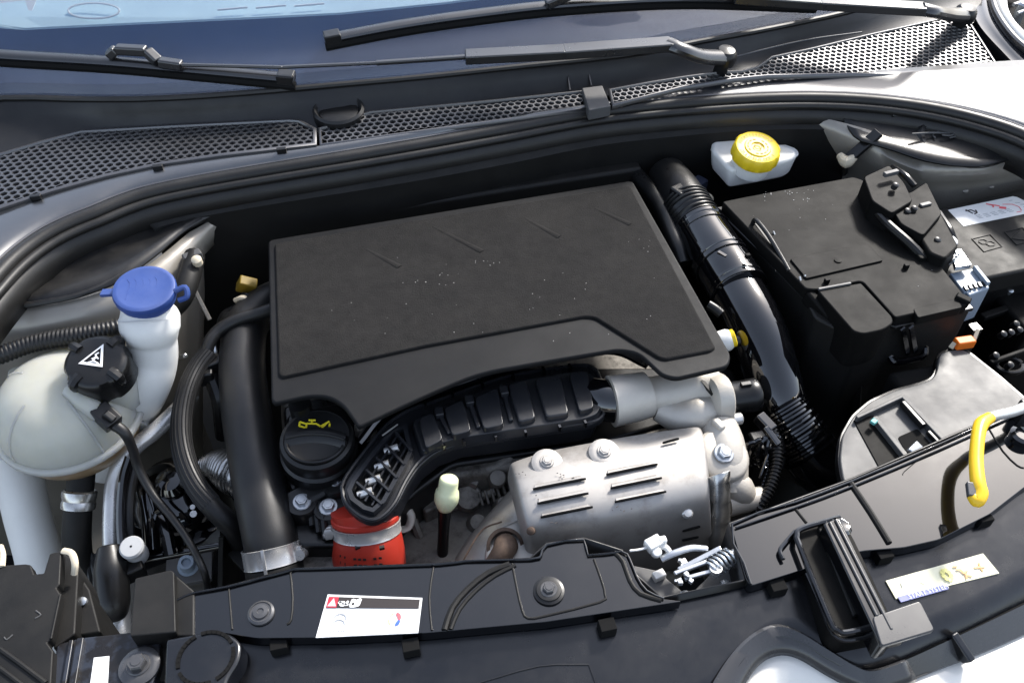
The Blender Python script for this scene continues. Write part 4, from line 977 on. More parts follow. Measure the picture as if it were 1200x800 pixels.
bolt(t, P(848, 531, .434), .0078, 'zinc', (.1, -.3, 1), .006)
m = MB(); m.tube(PL([(850, 590, .385), (872, 586, .383), (892, 583, .38)], 0), [.015, .013, .0125], 20, 4); m.tube(PL([(850, 565, .40), (866, 575, .392), (875, 590, .37)], 0), [.02, .018, .012], 16, 4); build('outlet', m, 'cast', t, smooth=60)
m = MB(); m.bar(P(838, 500, .442), P(846, 496, .442), .016, .010); build('lug', m, 'cast', t, bevel=.003)
m = MB(); m.bar(P(822, 446, .462), P(836, 462, .457), .004, .004); build('gasket_edge', m, 'black', t)
m = MB(); m.box(P(850, 620, .30), (.05, .05, .14)); build('pedestal', m, 'cast_dark', t, bevel=.005)
# black actuator cylinder
t = thing('actuator', 'black cylindrical actuator bolted to the cast turbo flange', 'actuator', P(866, 470, .40))
a0, a1 = P(846, 468, .432), P(887, 462, .432); av = (a1-a0).normalized()
m = MB(); m.lathe([(.022, 0), (.0215, .003), (.0185, .004), (.0185, .030), (.0190, .031), (.0190, .040), (.0175, .042), (.004, .0425)], a0, av, 32); build('barrel', m, 'black', t, smooth=40)
m = MB(); m.bar(P(868, 451, .452), P(880, 449, .452), .006, .004); m.box(P(888, 470, .43), (.008, .012, .006)); build('lug', m, 'black', t, bevel=.001)
m = MB(); m.lathe([(.007, -.004), (.007, .006), (.004, .008)], P(862, 491, .428), av, 12); build('bolt', m, 'steel', t)
# ================================================================ RIGHT SIDE OF THE BAY
# brake fluid reservoir
t = thing('brake_reservoir', 'white brake fluid reservoir with a yellow screw cap', 'reservoir', P(885, 195, .42))
rz = .505
ro = [(833, 166), (842, 161), (870, 163), (915, 168), (932, 174), (936, 180), (928, 186), (895, 194), (856, 199), (847, 190), (834, 176)]
m = MB(); top = fillet(PL(ro, rz), .008, 3); m.prism(top, .034, inset=-.006); build('body', m, 'white', t, bevel=.008, seg=4)
m = MB(); m.prism(offset(fillet(PL(ro, rz-.010), .008, 3), -.0012), .003); build('seam', m, 'white', t, bevel=.001)
cc = P(887, 175, .530); ax = Vector((.02, -.22, 1)).normalized()
m = MB(); m.lathe([(.026, -.035), (.026, -.006)], cc, ax, 24); build('neck', m, 'white', t)
m = MB(); m.lathe([(.0305, -.014), (.0325, -.012), (.0325, -.004), (.0315, .002), (.0290, .0045), (.0275, .0035), (.018, .0035), (.017, .005), (.009, .005), (.0085, .0035), (.001, .0035)], cc, ax, 72, wob=lambda a, h: (-.035 if math.sin(a*11) > .3 and h < .003 and h > -.013 else 0)); co = build('screw_cap', m, 'yellow', t, smooth=40)
fx = (RT-ax*RT.dot(ax)).normalized(); fy = ax.cross(fx)
m = MB()
s_up, s_lo = 'AVERTISSEMENT', 'SEULEMENT DOT 4'
for s_, r_, a0, sg in ((s_up, .0235, 160, -1), (s_lo, .0235, 195, 1)):
    for i, ch in enumerate(s_):
        a = math.radians(a0+sg*i*(138/len(s_))); p = cc+ax*.0036+fx*(r_*math.cos(a))+fy*(r_*math.sin(a))
        rad_ = fx*math.cos(a)+fy*math.sin(a); u = rad_ if sg < 0 else -rad_; text(ch, p, u.cross(ax), u, .0072, m, lift=.0004)
build('ring_lettering', m, 'yellow_dark', co, smooth=0)['kind'] = 'stuff'
m = MB()
for k in range(14):
    if k in (3, 9): continue
    a = k*2*math.pi/14; p = cc+ax*.0052+(fx*math.cos(a)+fy*math.sin(a))*.0135; tg = -fx*math.sin(a)+fy*math.cos(a); m.bar(p-tg*.0018, p+tg*.0018, .0016, .0004, up=ax)
for k in range(6):
    a = k*math.pi/3; p = cc+ax*.0052+(fx*math.cos(a)+fy*math.sin(a))*.0055; q = cc+ax*.0052+(fx*math.cos(a+math.pi/3)+fy*math.sin(a+math.pi/3))*.0055; m.bar(p, q, .0011, .0005, up=ax)
build('cap_marks', m, 'yellow_dark', co, smooth=0)['kind'] = 'stuff'
m = MB(); m.box(P(890, 215, .36), (.07, .05, .16)); build('master_cylinder', m, 'black', t, bevel=.01)
# intake hose from airbox to turbo
t = thing('air_intake_pipe', 'glossy black air intake pipe with bellows beside the engine cover', 'pipe', P(870, 400, .36))
pA = PL([(792, 222, .478), (806, 243, .475), (818, 262, .472)], 0)
m = MB(); m.tube(PL([(780, 205, .47), (795, 225, .474), (806, 244, .473)], 0), [.028, .03, .031], 24, 5); m.box(P(795, 238, .478), (.022, .022, .05), Matrix.Rotation(.4, 3, 'Z')); build('inlet_elbow', m, 'black', t, bevel=.003)
m = MB(); m.tube(PL([(803, 240, .473), (812, 255, .471), (822, 270, .468)], 0), .0325, 30, 8, corr=(.0065, .0016)); build('bellows', m, 'black', t, smooth=60)
m = MB(); m.tube(PL([(820, 267, .468), (829, 282, .466), (840, 299, .464), (853, 320, .46), (866, 342, .456)], 0), [.034, .0345, .035, .0365, .036], 32, 6); build('upper_sleeve', m, 'gloss', t, smooth=60)
for a, b, z, r in (((820, 266), (826, 276), .468, .0355), ((842, 303), (848, 312), .463, .0375), ((862, 334), (867, 343), .457, .0375)):
    m = MB(); p, q = P(a[0], a[1], z), P(b[0], b[1], z-.001); v = (q-p).normalized(); L_ = (q-p).length
    m.lathe([(r-.002, 0), (r, .001), (r, L_*.35), (r-.0015, L_*.42), (r-.0015, L_*.58), (r, L_*.65), (r, L_-.001), (r-.002, L_)], p, v, 40, caps=False); build('band', m, 'gloss', t, solid=.001, smooth=40)
m = MB(); m.box(P(846, 299, .492), (.004, .012, .006), Matrix.Rotation(.5, 3, 'Z')); build('band_tab', m, 'gloss', t)
m = MB(); m.tube(PL([(864, 340, .456), (880, 370, .45), (893, 400, .438), (903, 432, .42), (912, 465, .398), (920, 495, .37)], 0), [.0335, .034, .034, .033, .032, .031], 36, 8, flat=.92); build('lower_pipe', m, 'gloss', t, smooth=60)
m = MB(); m.tube(PL([(914, 478, .392), (926, 496, .382), (940, 516, .370), (950, 530, .362)], 0), .031, 30, 8, corr=(.0085, .0022)); build('bellows', m, 'gloss', t, smooth=60)
m = MB(); m.tube(PL([(947, 527, .358), (965, 546, .345), (990, 556, .335), (1020, 566, .33)], 0), [.034, .035, .036, .036], 28, 5); build('lower_elbow', m, 'gloss', t, smooth=60)
m = MB(); m.tube(PL([(856, 400, .445), (866, 399, .445), (877, 398, .44)], 0), .0075, 14, 3); build('breather_spigot', m, 'black', t)
m = MB(); m.tube(PL([(830, 357, .47), (838, 362, .468), (845, 368, .465)], 0), .006, 12, 3); build('spigot', m, 'black', t)
t = thing('breather_connector', 'small white and yellow breather connector at the cover corner', 'connector', P(850, 402, .42))
m = MB(); m.lathe([(.010, -.02), (.013, -.012), (.013, .004), (.011, .008)], P(849, 399, .452), (.9, -.1, .3), 20); build('body', m, 'white', t, smooth=50)
m = MB(); m.lathe([(.0105, .008), (.0105, .012), (.008, .013)], P(849, 399, .452), (.9, -.1, .3), 18); build('ring', m, 'yellow', t)
m = MB(); m.tube(PL([(872, 405, .435), (874, 420, .42), (872, 436, .40)], 0), .003, 8, 3); build('pin', m, 'zinc', t)
# tangle of wiring behind the pipe top
t = thing('wiring_loom', 'tangled black wiring and fittings behind the top of the intake pipe', 'wiring', P(810, 210, .40))
rnd = random.Random(9)
for k in range(9):
    x0, y0 = rnd.uniform(775, 800), rnd.uniform(190, 215)
    m = MB(); m.tube(PL([(x0, y0, .46), (x0+rnd.uniform(0, 12), y0+14, .48), (x0+rnd.uniform(5, 20), y0+30, .47), (x0+rnd.uniform(-5, 10), y0+70, .42)], 0), rnd.uniform(.0025, .005), 8, 5); build('wire', m, 'black', t)
for q, r_ in (((800, 208, .49), .008), ((788, 224, .485), .007)):
    m = MB(); m.lathe([(r_, -.01), (r_, .006), (r_*.6, .008)], P(*q), (.1, -.3, 1), 14); build('fitting', m, 'zinc', t)
m = MB(); m.box(P(815, 222, .45), (.03, .02, .03), Matrix.Rotation(.5, 3, 'Z')); build('blue_plug', m, 'dash', t, bevel=.003)
m = MB(); m.lathe([(.010, -.02), (.010, .0), (.006, .004)], P(828, 232, .46), (0, -.3, 1), 14); build('brass_fitting', m, 'cream_plastic', t)
# airbox ------------------------------------------------------------
t = thing('airbox', 'black plastic airbox with clipped lid beside the battery', 'airbox', P(990, 300, .20))
za = .50
lid = [(846, 236), (870, 231), (1000, 207), (1012, 211), (1028, 232), (1066, 268), (1100, 308), (1134, 350), (1136, 356), (1076, 366), (1049, 372), (1010, 329), (957, 339), (944, 338)]
m = MB(); m.prism(fillet(PL(lid, za), .004, 3), .016); build('lid', m, 'airbox', t, bevel=.002, seg=3)
lowb = [(838, 244), (1005, 214), (1030, 235), (1140, 360), (1078, 374), (1052, 380), (1010, 400), (955, 372), (945, 352)]
m = MB(); m.prism(fillet(PL(lowb, za-.018), .005, 3), .28); build('lower_box', m, 'black_matt', t, bevel=.004)
m = MB(); m.prism(PL([(837, 243), (1006, 213), (1142, 361), (1078, 376), (1050, 383), (948, 350)], za-.013), .005); build('joint_flange', m, 'black', t, bevel=.0015)
m = MB(); m.prism(fillet(PL([(926, 303), (1016, 285), (1035, 305), (945, 326)], za+.0025), .002), .004); build('raised_pad', m, 'airbox', t, bevel=.0008)
m = MB(); m.lathe([(.0045, -.002), (.0045, .0008), (.002, .001)], P(982, 305, za+.003), (0, 0, 1), 16); build('pad_dimple', m, 'airbox', t)
sn = [(958, 340), (1009, 331), (1046, 371), (1047, 378), (1036, 386), (1012, 391), (1000, 388)]
m = MB(); m.prism(fillet(PL(sn, za+.003), [.003, .003, .006, .01, .012, .012, .012], 4), .058, inset=-.004); build('snout', m, 'airbox', t, bevel=.003, seg=3)
m = MB(); m.bar(P(959, 339, za+.004), P(997, 332, za+.004), .003, .003); build('hinge_bar', m, 'grey_plate', t, bevel=.0006)
for q in ((969, 329), (1062, 312), (876, 300)):
    m = MB(); m.box(P(q[0], q[1], za+.003), (.006, .005, .006)); build('stud', m, 'airbox', t, bevel=.001)
m = MB(); m.prism(fillet(PL([(1070, 362), (1122, 349), (1128, 360), (1076, 372)], za+.001), .003), .012); build('lid_lip', m, 'grey_plate', t, bevel=.002).data.materials[0] = M['airbox']
m = MB(); m.bar(P(1119, 348, za), P(1136, 356, za-.002), .010, .012); build('lid_corner', m, 'airbox', t, bevel=.002)
for pq in (((906, 271), (911, 283)), ((937, 324), (940, 338)), ((943, 322), (947, 337)), ((1060, 268), (1064, 281)), ((1087, 297), (1092, 312)), ((1092, 297), (1097, 312))):
    m = MB(); m.bar(P(pq[0][0], pq[0][1], za+.003), P(pq[1][0], pq[1][1], za-.008), .0018, .002); build('spring_clip', m, 'steel', t)
m = MB(); m.tube(PL([(882, 262, za), (886, 258, za+.008), (900, 275, za+.006), (915, 300, za), (925, 318, za-.002)], 0), .003, 8, 4); m.bar(P(884, 262, za-.004), P(926, 318, za-.006), .007, .010); build('clip_rail', m, 'black', t, bevel=.001)
m = MB(); m.bar(P(1052, 262, za-.002), P(1088, 300, za-.004), .008, .012); build('clip_rail', m, 'black', t, bevel=.001)
for a, b in (((1058, 385, .485), (1064, 415, .425)), ((1068, 383, .485), (1073, 413, .425))):
    m = MB(); m.bar(P(*a), P(*b), .002, .006); build('latch_rib', m, 'panel', t)
m = MB(); m.tube(PL([(1042, 417, .425), (1050, 424, .42), (1080, 418, .42), (1084, 408, .425), (1082, 403, .43)], 0), .004, 8, 4); build('latch_lip', m, 'panel', t)
m = MB(); m.tube(PL([(1010, 418, .43), (1006, 440, .40), (1003, 470, .36), (1000, 510, .30)], 0), .006, 10, 5); build('drain_tube', m, 'black_matt', t)
m = MB(); m.tube(PL([(1008, 422, .442), (1013, 418, .443), (1016, 412, .445)], 0), .004, 8, 3); build('cable_tie', m, 'cream_plastic', t)
m = MB(); m.bar(P(945, 345, za-.012), P(985, 392, za-.03), .012, .02); build('side_ledge', m, 'airbox', t, bevel=.004)
m = MB(); rnd = random.Random(4)
for k in range(22):
    s_ = rnd.uniform(.0004, .001); m.box(P(rnd.uniform(890, 960), rnd.uniform(222, 236), za+.0003), (s_, s_, s_*.6))
for k in range(14):
    s_ = rnd.uniform(.0003, .0007); m.box(P(rnd.uniform(870, 1100), rnd.uniform(235, 340), za+.0003), (s_, s_, s_*.6))
tag(build('dust_grains', m, 'dust_white', smooth=0), 'pale grains of dust on the airbox lid', 'dust', kind='stuff')
# battery ------------------------------------------------------------
t = thing('battery', 'black car battery with a white warning sticker on its lid', 'battery', P(1170, 290, .22))
zb = .475
m = MB(); m.prism(fillet(PL([(1088, 247), (1250, 207), (1330, 290), (1104, 336), (1098, 326)], zb), .008), .03); build('lid', m, 'black_matt', t, bevel=.007, seg=4)
m = MB(); m.prism(PL([(1084, 252), (1250, 212), (1335, 300), (1110, 345)], zb-.026), .22); build('case', m, 'black', t, bevel=.004)
m = MB(); m.bar(P(1108, 345, zb-.04), P(1330, 300, zb-.04), .01, .008); build('case_ledge', m, 'panel', t, bevel=.002)
stk = PL([(1111, 246), (1187, 230), (1192, 231), (1222, 246), (1129, 265)], zb+.0006)
m = MB(); m.prism(stk, .0008); so = build('warning_sticker', m, 'paper', t)
def ST(u, v): return P(lerp(lerp(1111, 1187, u), lerp(1129, 1222, u), v), lerp(lerp(246, 230, u), lerp(265, 246, u), v), zb+.0008)
def marks(parent, f, items, matn, name, w=.0012, lift=.0002):
    m = MB()
    for pts in items:
        q = [f(*p) for p in pts]
        for i in range(len(q)-1): m.bar(q[i]+Vector((0, 0, lift)), q[i+1]+Vector((0, 0, lift)), w, .0004)
    o = build(name, m, matn, parent, smooth=0); o['kind'] = 'stuff'; return o
marks(so, ST, [((.2, .25), (.28, .25), (.30, .4)), ((.22, .18), (.25, .45)), ((.26, .5), (.31, .45), (.33, .3))], 'dark_print', 'arrow_print', .0016)
marks(so, ST, [((.55, .1), (.60, .25), (.57, .35)), ((.58, .18), (.66, .35)), ((.62, .45), (.68, .55)), ((.64, .4), (.70, .5))], 'print_pink', 'red_print', .002)
marks(so, ST, [((.72, .3), (.82, .4), (.84, .6), (.80, .8)), ((.78, .85), (.72, .85))], 'print_pink', 'ring_print', .0007)
marks(so, ST, [((.25+.1*(k % 5), .6+.08*(k//5)), (.31+.1*(k % 5), .6+.08*(k//5))) for k in range(15)]+[((.86, .2), (.9, .2)), ((.88, .35), (.93, .4)), ((.9, .5), (.95, .55)), ((.88, .65), (.93, .65))], 'print_grey', 'small_print', .0007)
m = MB()
for q in ((1152, 284, 1), (1190, 276, 0)):
    a = PL([(q[0]-13, q[1]-4), (q[0]+8, q[1]-9), (q[0]+22, q[1]+5), (q[0]+1, q[1]+11)], zb+.0004)
    m.tube(a+a[:1], .0009, 6, 1)
    if q[2]:
        for u in (-.3, .3): m.tube([a[0].lerp(a[2], .5+u*.4)+Vector((.006*math.cos(k), .005*math.sin(k), 0)) for k in range(7)], .0007, 6, 1)
    else: m.tube([a[0].lerp(a[3], .5), a[1], a[2].lerp(a[3], .2), a[0].lerp(a[3], .5)], .0008, 6, 1)
build('embossed_symbol', m, 'black_matt', t)['kind'] = 'stuff'
# positive terminal box and cable fuse carrier
mat('rivet_black', (.03, .03, .03), .35, metal=.3)
t = thing('fuse_carrier', 'black stepped fuse carrier running between airbox and battery', 'fuse box', P(1070, 250, .42))
for pol, z, d in (([(1012, 207), (1042, 193), (1060, 214), (1070, 235), (1045, 250), (1022, 235)], .528, .06), ([(1034, 226), (1066, 226), (1086, 213), (1104, 250), (1082, 276), (1056, 262)], .522, .06), ([(1060, 250), (1100, 243), (1124, 288), (1108, 303), (1090, 296)], .514, .05), ([(1018, 232), (1045, 240), (1098, 296), (1080, 304)], .506, .05)):
    m = MB(); m.prism(fillet(PL(pol, z), .006, 4), d, inset=.002); build('housing', m, 'airbox', t, bevel=.008, seg=4)
for pq in (((1036, 205), (1052, 201), .540), ((1078, 242), (1090, 239), .524)):
    m = MB(); m.bar(P(pq[0][0], pq[0][1], pq[2]-.002), P(pq[1][0], pq[1][1], pq[2]-.002), .006, .006); build('latch', m, 'grey_plate', t, bevel=.001)
for q in ((1063, 248, .522), (1071, 245, .524), (1093, 243, .515), (1049, 218, .535), (1090, 257, .514), (1098, 282, .513)):
    m = MB(); m.lathe([(.004, -.004), (.004, .003), (.002, .004)], P(*q), (.1, -.3, 1), 12); build('screw', m, 'rivet_black', t)
for k, pts in enumerate(([(1020, 240, .51), (1040, 262, .515), (1066, 285, .51), (1084, 304, .50)], [(1100, 250, .505), (1112, 268, .508), (1118, 282, .50)], [(1046, 196, .52), (1060, 205, .53), (1072, 218, .525)])):
    m = MB(); m.tube(PL(pts, 0), [.0055, .0045, .004][k], 10, 5); build('cable', m, 'black', t)
# terminal clamp and grey connector
t = thing('battery_terminal', 'silver battery terminal clamp with bolt at the battery corner', 'terminal', P(1118, 300, .44))
m = MB(); m.lathe([(.010, -.03), (.010, .002), (.008, .006), (.003, .007)], P(1112, 285, .502), (.1, -.2, 1), 20); build('post_nut', m, 'zinc', t)
m = MB(); m.prism(fillet(PL([(1115, 294), (1126, 291), (1139, 310), (1120, 313)], .496), .002), .006); build('clamp_plate', m, 'zinc', t, bevel=.001)
m = MB(); m.tube([P(1112, 303, .495)+Vector((.010*math.cos(a), .006*math.sin(a), .008*math.sin(a*1.3))) for a in [k*.6 for k in range(12)]], .0012, 6, 2); build('earth_strap', m, 'zinc', t)
m = MB(); m.lathe([(.006, -.05), (.006, .004), (.004, .006)], P(1112, 304, .492), (.1, -.2, 1), 6); build('bolt', m, 'steel', t)
t = thing('grey_connector', 'blue grey ribbed connector block in front of the battery terminal', 'connector', P(1135, 330, .40))
m = MB(); m.prism(fillet(PL([(1113, 320), (1141, 314), (1158, 334), (1130, 342)], .483), .002), .03); build('block', m, 'grey_conn', t, bevel=.002)
m = MB(); m.prism(PL([(1125, 334), (1156, 327), (1160, 337), (1136, 346)], .482), .05); build('lower_block', m, 'grey_conn', t, bevel=.002)
for k in range(5):
    m = MB(); m.bar(P(1130+5.5*k, 335-1.3*k, .4845), P(1133+5.5*k, 340-1.3*k, .4845), .003, .003); build('rib', m, 'black', t)
m = MB(); m.bar(P(1142, 313, .487), P(1158, 333, .487), .005, .006); build('slide', m, 'grey_conn', t, bevel=.001)
m = MB(); m.box(P(1140, 345, .36), (.05, .04, .2)); build('stand', m, 'black', t, bevel=.004)
# orange clip
t = thing('orange_clip', 'orange clip with a cream tongue behind the grey plate', 'clip', P(1133, 405, .38))
m = MB(); m.bar(P(1119, 403, .445), P(1140, 400, .445), .012, .012); build('clip_body', m, 'orange', t, bevel=.002)
m = MB(); m.bar(P(1140, 402, .445), P(1146, 386, .455), .004, .003); build('tongue', m, 'cream_plastic', t)
m = MB(); m.bar(P(1114, 408, .44), P(1119, 402, .445), .005, .006); build('foot', m, 'cream_plastic', t)
m = MB(); m.box(P(1132, 403, .41), (.012, .012, .06)); build('stem', m, 'black', t)
# dark details right edge
t = thing('side_harness', 'dark harness and rails in shadow below the battery', 'harness', P(1180, 390, .30))
m = MB(); m.bar(P(1150, 372, .42), P(1260, 335, .42), .010, .008); m.bar(P(1160, 425, .426), P(1260, 390, .426), .006, .006); build('rail', m, 'airbox', t, bevel=.002)
for k, q in enumerate(((1183, 341), (1193, 334), (1175, 392), (1184, 390), (1194, 387), (1190, 380), (1183, 428), (1166, 417))):
    m = MB(); m.lathe([(.004, -.006), (.004, .003), (.002, .004)], P(q[0], q[1], .43), (0, -.4, 1), 10); build('stud', m, 'zinc' if k < 2 else 'black', t)
m = MB(); m.box(P(1205, 400, .325), (.19, .125, .2)); build('case', m, 'airbox', t, bevel=.006)
m = MB(); m.tube([P(1183, 428, .42)+Vector((.016*math.cos(a), .012*math.sin(a), 0)) for a in [k*.5 for k in range(13)]], .003, 8, 2); build('ring', m, 'black', t)
# grey plate (lamp cover)
t = thing('grey_cover_plate', 'flat grey plastic cover plate with a rounded end and rectangular opening', 'cover plate', P(1080, 500, .36))
zp = .44
pl = [(1101, 414), (1112, 410), (1131, 409), (1168, 438), (1205, 470), (1230, 490), (1150, 540), (1000, 585), (988, 562), (984, 538), (987, 510), (1000, 487), (1020, 470), (1048, 457), (1075, 450), (1092, 444), (1098, 434), (1099, 424)]
m = MB(); m.prism(fillet(PL(pl, zp), .008, 3), .010); build('plate', m, 'grey_plate', t, bevel=.002, seg=3)
m = MB(); rimp = fillet(PL(pl, zp-.004), .008, 3); m.prism(offset(rimp, -.0025), .012); build('under_rim', m, 'black', t, bevel=.001)
rc = PL([(999, 490), (1057, 466), (1108, 522), (1045, 555)], zp)
# raised frame with recess
fo = PL([(1002, 492), (1057, 465), (1112, 525), (1040, 560)], zp+.0012); fi = PL([(1024, 487), (1054, 472), (1096, 524), (1062, 540)], zp+.0012)
m = MB(); m.prism(PL([(1000, 492), (1024, 486), (1064, 542), (1037, 560)], zp+.0012), .003); build('ramp', m, 'airbox', t, bevel=.0008)
for a, b, w in (((1003, 491), (1057, 466), .004), ((1057, 466), (1112, 524), .006), ((1024, 490), (1064, 540), .006)):
    m = MB(); m.bar(P(a[0], a[1], zp+.004), P(b[0], b[1], zp+.004), w, .008); build('frame_bar', m, 'grey_plate', t, bevel=.001)
m = MB(); m.bar(P(1057, 472, zp+.006), P(1082, 500, zp+.006), .005, .008); m.bar(P(1087, 506, zp+.004), P(1106, 526, zp+.004), .004, .006); build('side_guide', m, 'black', t, bevel=.001)
m = MB(); m.prism(fillet(PL([(1052, 512), (1075, 502), (1093, 522), (1066, 536)], zp+.0008), .003), .0015); build('window_recess', m, 'deep', t)
m = MB(); m.box(P(1072, 526, zp+.003), (.018, .010, .006), Matrix.Rotation(.5, 3, 'Z')@Matrix.Rotation(.3, 3, 'X')); build('metal_catch', m, 'zinc', t, bevel=.002)
m = MB(); m.box(P(1024, 494, zp+.009), (.007, .006, .004), Matrix.Rotation(.5, 3, 'Z')); build('teal_stop', m, 'teal', t, bevel=.001)
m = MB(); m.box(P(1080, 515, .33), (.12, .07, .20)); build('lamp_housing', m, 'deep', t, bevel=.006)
# wiring by the turbo
t = thing('turbo_wiring', 'black plug and corrugated cable beside the cast turbo housing', 'wiring', P(895, 550, .33))
m = MB(); m.tube(PL([(903, 500, .425), (910, 520, .415), (910, 545, .405), (903, 570, .395), (893, 590, .385), (885, 605, .37)], 0), .0055, 12, 8, corr=(.0042, .0009)); build('conduit', m, 'black', t, smooth=50)
m = MB(); m.bar(P(888, 487, .43), P(905, 505, .425), .012, .014); m.bar(P(896, 500, .43), P(912, 522, .42), .008, .008); build('plug', m, 'gloss', t, bevel=.002)
for k in range(4):
    m = MB(); cc = P(878, 530, .40)+Vector((.004*k, -.004*k, .002*k)); m.tube([cc+Vector((.010*math.cos(a)+.004*k, .004*math.sin(a)*k, .018*math.sin(a))) for a in [j*.5 for j in range(13)]], .0028, 8, 2); build('coil', m, 'gloss', t)
m = MB(); m.tube(PL([(890, 520, .41), (900, 545, .40), (893, 570, .39), (900, 580, .385)], 0), .0014, 6, 4); m.tube(PL([(900, 532, .41), (890, 560, .395)], 0), .0014, 6, 4); build('lead', m, 'gloss', t)
m = MB(); m.box(P(885, 545, .34), (.03, .03, .10)); build('bracket', m, 'black', t, bevel=.004)
t = thing('gearbox', 'dark gearbox housing deep in the bay beneath the airbox', 'gearbox', P(930, 560, 0))
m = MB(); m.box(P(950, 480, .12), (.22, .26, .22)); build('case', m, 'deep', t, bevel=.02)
# ================================================================ FRONT PANEL
ZF = .46
LIPL = [(205, 748), (262, 741), (300, 747), (400, 746), (500, 741), (640, 728), (800, 704), (870, 688), (935, 669), (990, 650), (1012, 645), (1060, 641), (1100, 632), (1160, 602), (1200, 571), (1270, 525)]
t = thing('slam_panel', 'glossy black slam panel across the front of the bay with bolts and folds', 'slam panel', P(560, 700, .40))
A_ = [(205, 704), (228, 694), (268, 687), (340, 668), (362, 666), (512, 661), (545, 657), (622, 655), (634, 650), (641, 637), (684, 631), (689, 650), (728, 645), (738, 654), (746, 675), (758, 692), (775, 701), (800, 704), (640, 728), (500, 741), (400, 746), (300, 747), (262, 741), (205, 748)]
m = MB(); m.prism(fillet(PL(A_, ZF), .003, 2), .013); build('centre_section', m, 'panel', t, bevel=.0018)
B_ = [(856, 613), (933, 586), (1000, 561), (1100, 519), (1200, 474), (1290, 435), (1320, 500), (1270, 525), (1200, 571), (1160, 602), (1100, 632), (1060, 641), (1012, 645), (990, 650), (935, 669), (880, 686), (874, 678)]
m = MB(); m.prism(fillet(PL(B_, ZF), .004, 3), .013); build('side_section', m, 'gloss_panel', t, bevel=.0018)
# rear upstand lips
def lipline(pts, r=.0011, z=ZF+.002, matn='panel', name='edge_lip'):
    m = MB(); m.tube(PL(pts, z), r, 8, 2); return build(name, m, matn, t)
lipline([(207, 703), (228, 694), (268, 687), (340, 668), (362, 666), (512, 661), (545, 657), (622, 655), (634, 650), (641, 638), (684, 632), (689, 650), (728, 646), (738, 655), (746, 675), (758, 692), (778, 701)])
lipline([(880, 684), (872, 660), (858, 614), (933, 588), (1000, 563), (1100, 521), (1200, 476), (1290, 437)])
lipline([(862, 618), (933, 594), (1000, 569), (1100, 527), (1200, 482), (1290, 443)], .0010)
# back wall strip dropping from the rear edge
m = MB(); bl = PL([(205, 704), (340, 668), (512, 661), (622, 655), (641, 637), (684, 631), (728, 645), (746, 675), (775, 701), (874, 680), (856, 613), (1000, 561), (1200, 474), (1290, 435)], ZF-.002)
m.grid([bl, [p+Vector((0, 0, -.05)) for p in bl], [p+Vector((0, 0, -.2)) for p in bl]]); build('rear_wall', m, 'black', t, solid=.002)
# folds, beads
for pts, r in (([(268, 688), (270, 712), (272, 737)], .0009), ([(340, 669), (343, 700), (341, 726), (336, 731)], .0010), ([(508, 664), (503, 700), (506, 738)], .0010), ([(597, 661), (572, 671), (548, 690), (530, 712), (521, 738)], .003), ([(604, 662), (580, 674), (557, 692), (538, 714), (528, 737)], .002),
               ([(600, 660), (606, 690), (612, 715), (619, 724), (640, 721), (703, 705), (709, 697), (705, 680), (696, 655)], .0011), ([(1078, 537), (1060, 552), (1058, 556)], .0004), ([(997, 566), (1020, 600), (1042, 636)], .003), ([(933, 597), (945, 612)], .0014), ([(720, 647), (730, 658), (738, 680), (750, 695), (775, 703)], .0022), ([(1158, 500), (1175, 528), (1192, 545), (1200, 548)], .0008)):
    lipline(pts, r, ZF+.0004, 'black_matt', 'pressed_bead')
# front edge clip slots
for q in ((326, 759), (482, 761), (714, 737), (915, 690), (1040, 652), (1158, 609)):
    m = MB(); p = P(q[0], q[1], ZF-.004); m.box(p+Vector((0, .0050, -.006)), (.0145, .012, .012), Matrix.Rotation(.0, 3, 'Z')); build('clip', m, 'deep', t, bevel=.0008)
# fasteners
m = MB(); c = P(306, 718, ZF+.001); m.lathe([(.0115, -.001), (.0115, .0012), (.0095, .0026), (.0090, .0018), (.007, .0018), (.0065, .0035), (.003, .004), (.0025, .003), (.001, .003)], c, (0, 0, 1), 28); build('push_rivet', m, 'zinc', t).data.materials[0] = mat('rivet_grey', (.08, .08, .083), .3, metal=.4, rvar=.1)
c = P(643, 692, ZF+.001); m = MB(); m.lathe([(.014, -.001), (.014, .001), (.0115, .0018), (.0110, .0030), (.0075, .0034)], c, (0, 0, 1), 28); build('washer', m, 'black', t); bolt(t, c+Vector((0, 0, .002)), .0055, 'rivet_grey', (0, 0, 1), .005)
# label -------------------------------------------------------
zl = ZF+.0016
LC = [(384, 696), (495, 700), (490, 741), (370, 746.5)]
m = MB(); m.prism(PL([(383, 690), (499, 693), (494, 741), (369, 747)], ZF+.0008), .001); build('label_recess', m, 'panel', t)
m = MB(); m.prism(PL(LC, zl), .001); lo = build('service_label', m, 'paper')
tag(lo, 'white service label with black header and red warning triangle on the slam panel', 'label')
def LB(u, v, dz=.0005):
    return P(lerp(lerp(384, 495, u), lerp(370, 490, u), v), lerp(lerp(696, 700, u), lerp(746.5, 741, u), v), zl+dz)
def poly(parent, pts, matn, name, f, dz=.0003, th=.0003):
    m = MB(); m.prism([f(u, v, dz+th) for u, v in pts], th); return build(name, m, matn, parent, smooth=0)
poly(lo, [(.02, .05), (.975, .05), (.975, .305), (.02, .305)], 'dark_print', 'header_band', LB)
poly(lo, [(.022, .055), (.125, .055), (.125, .30), (.022, .30)], 'print_red', 'red_field', LB, .0007)
poly(lo, [(.075, .075), (.118, .27), (.028, .27)], 'paper', 'warning_triangle', LB, .0011).data.materials[0] = mat('print_rose', (.75, .45, .5), .5)
m = MB()
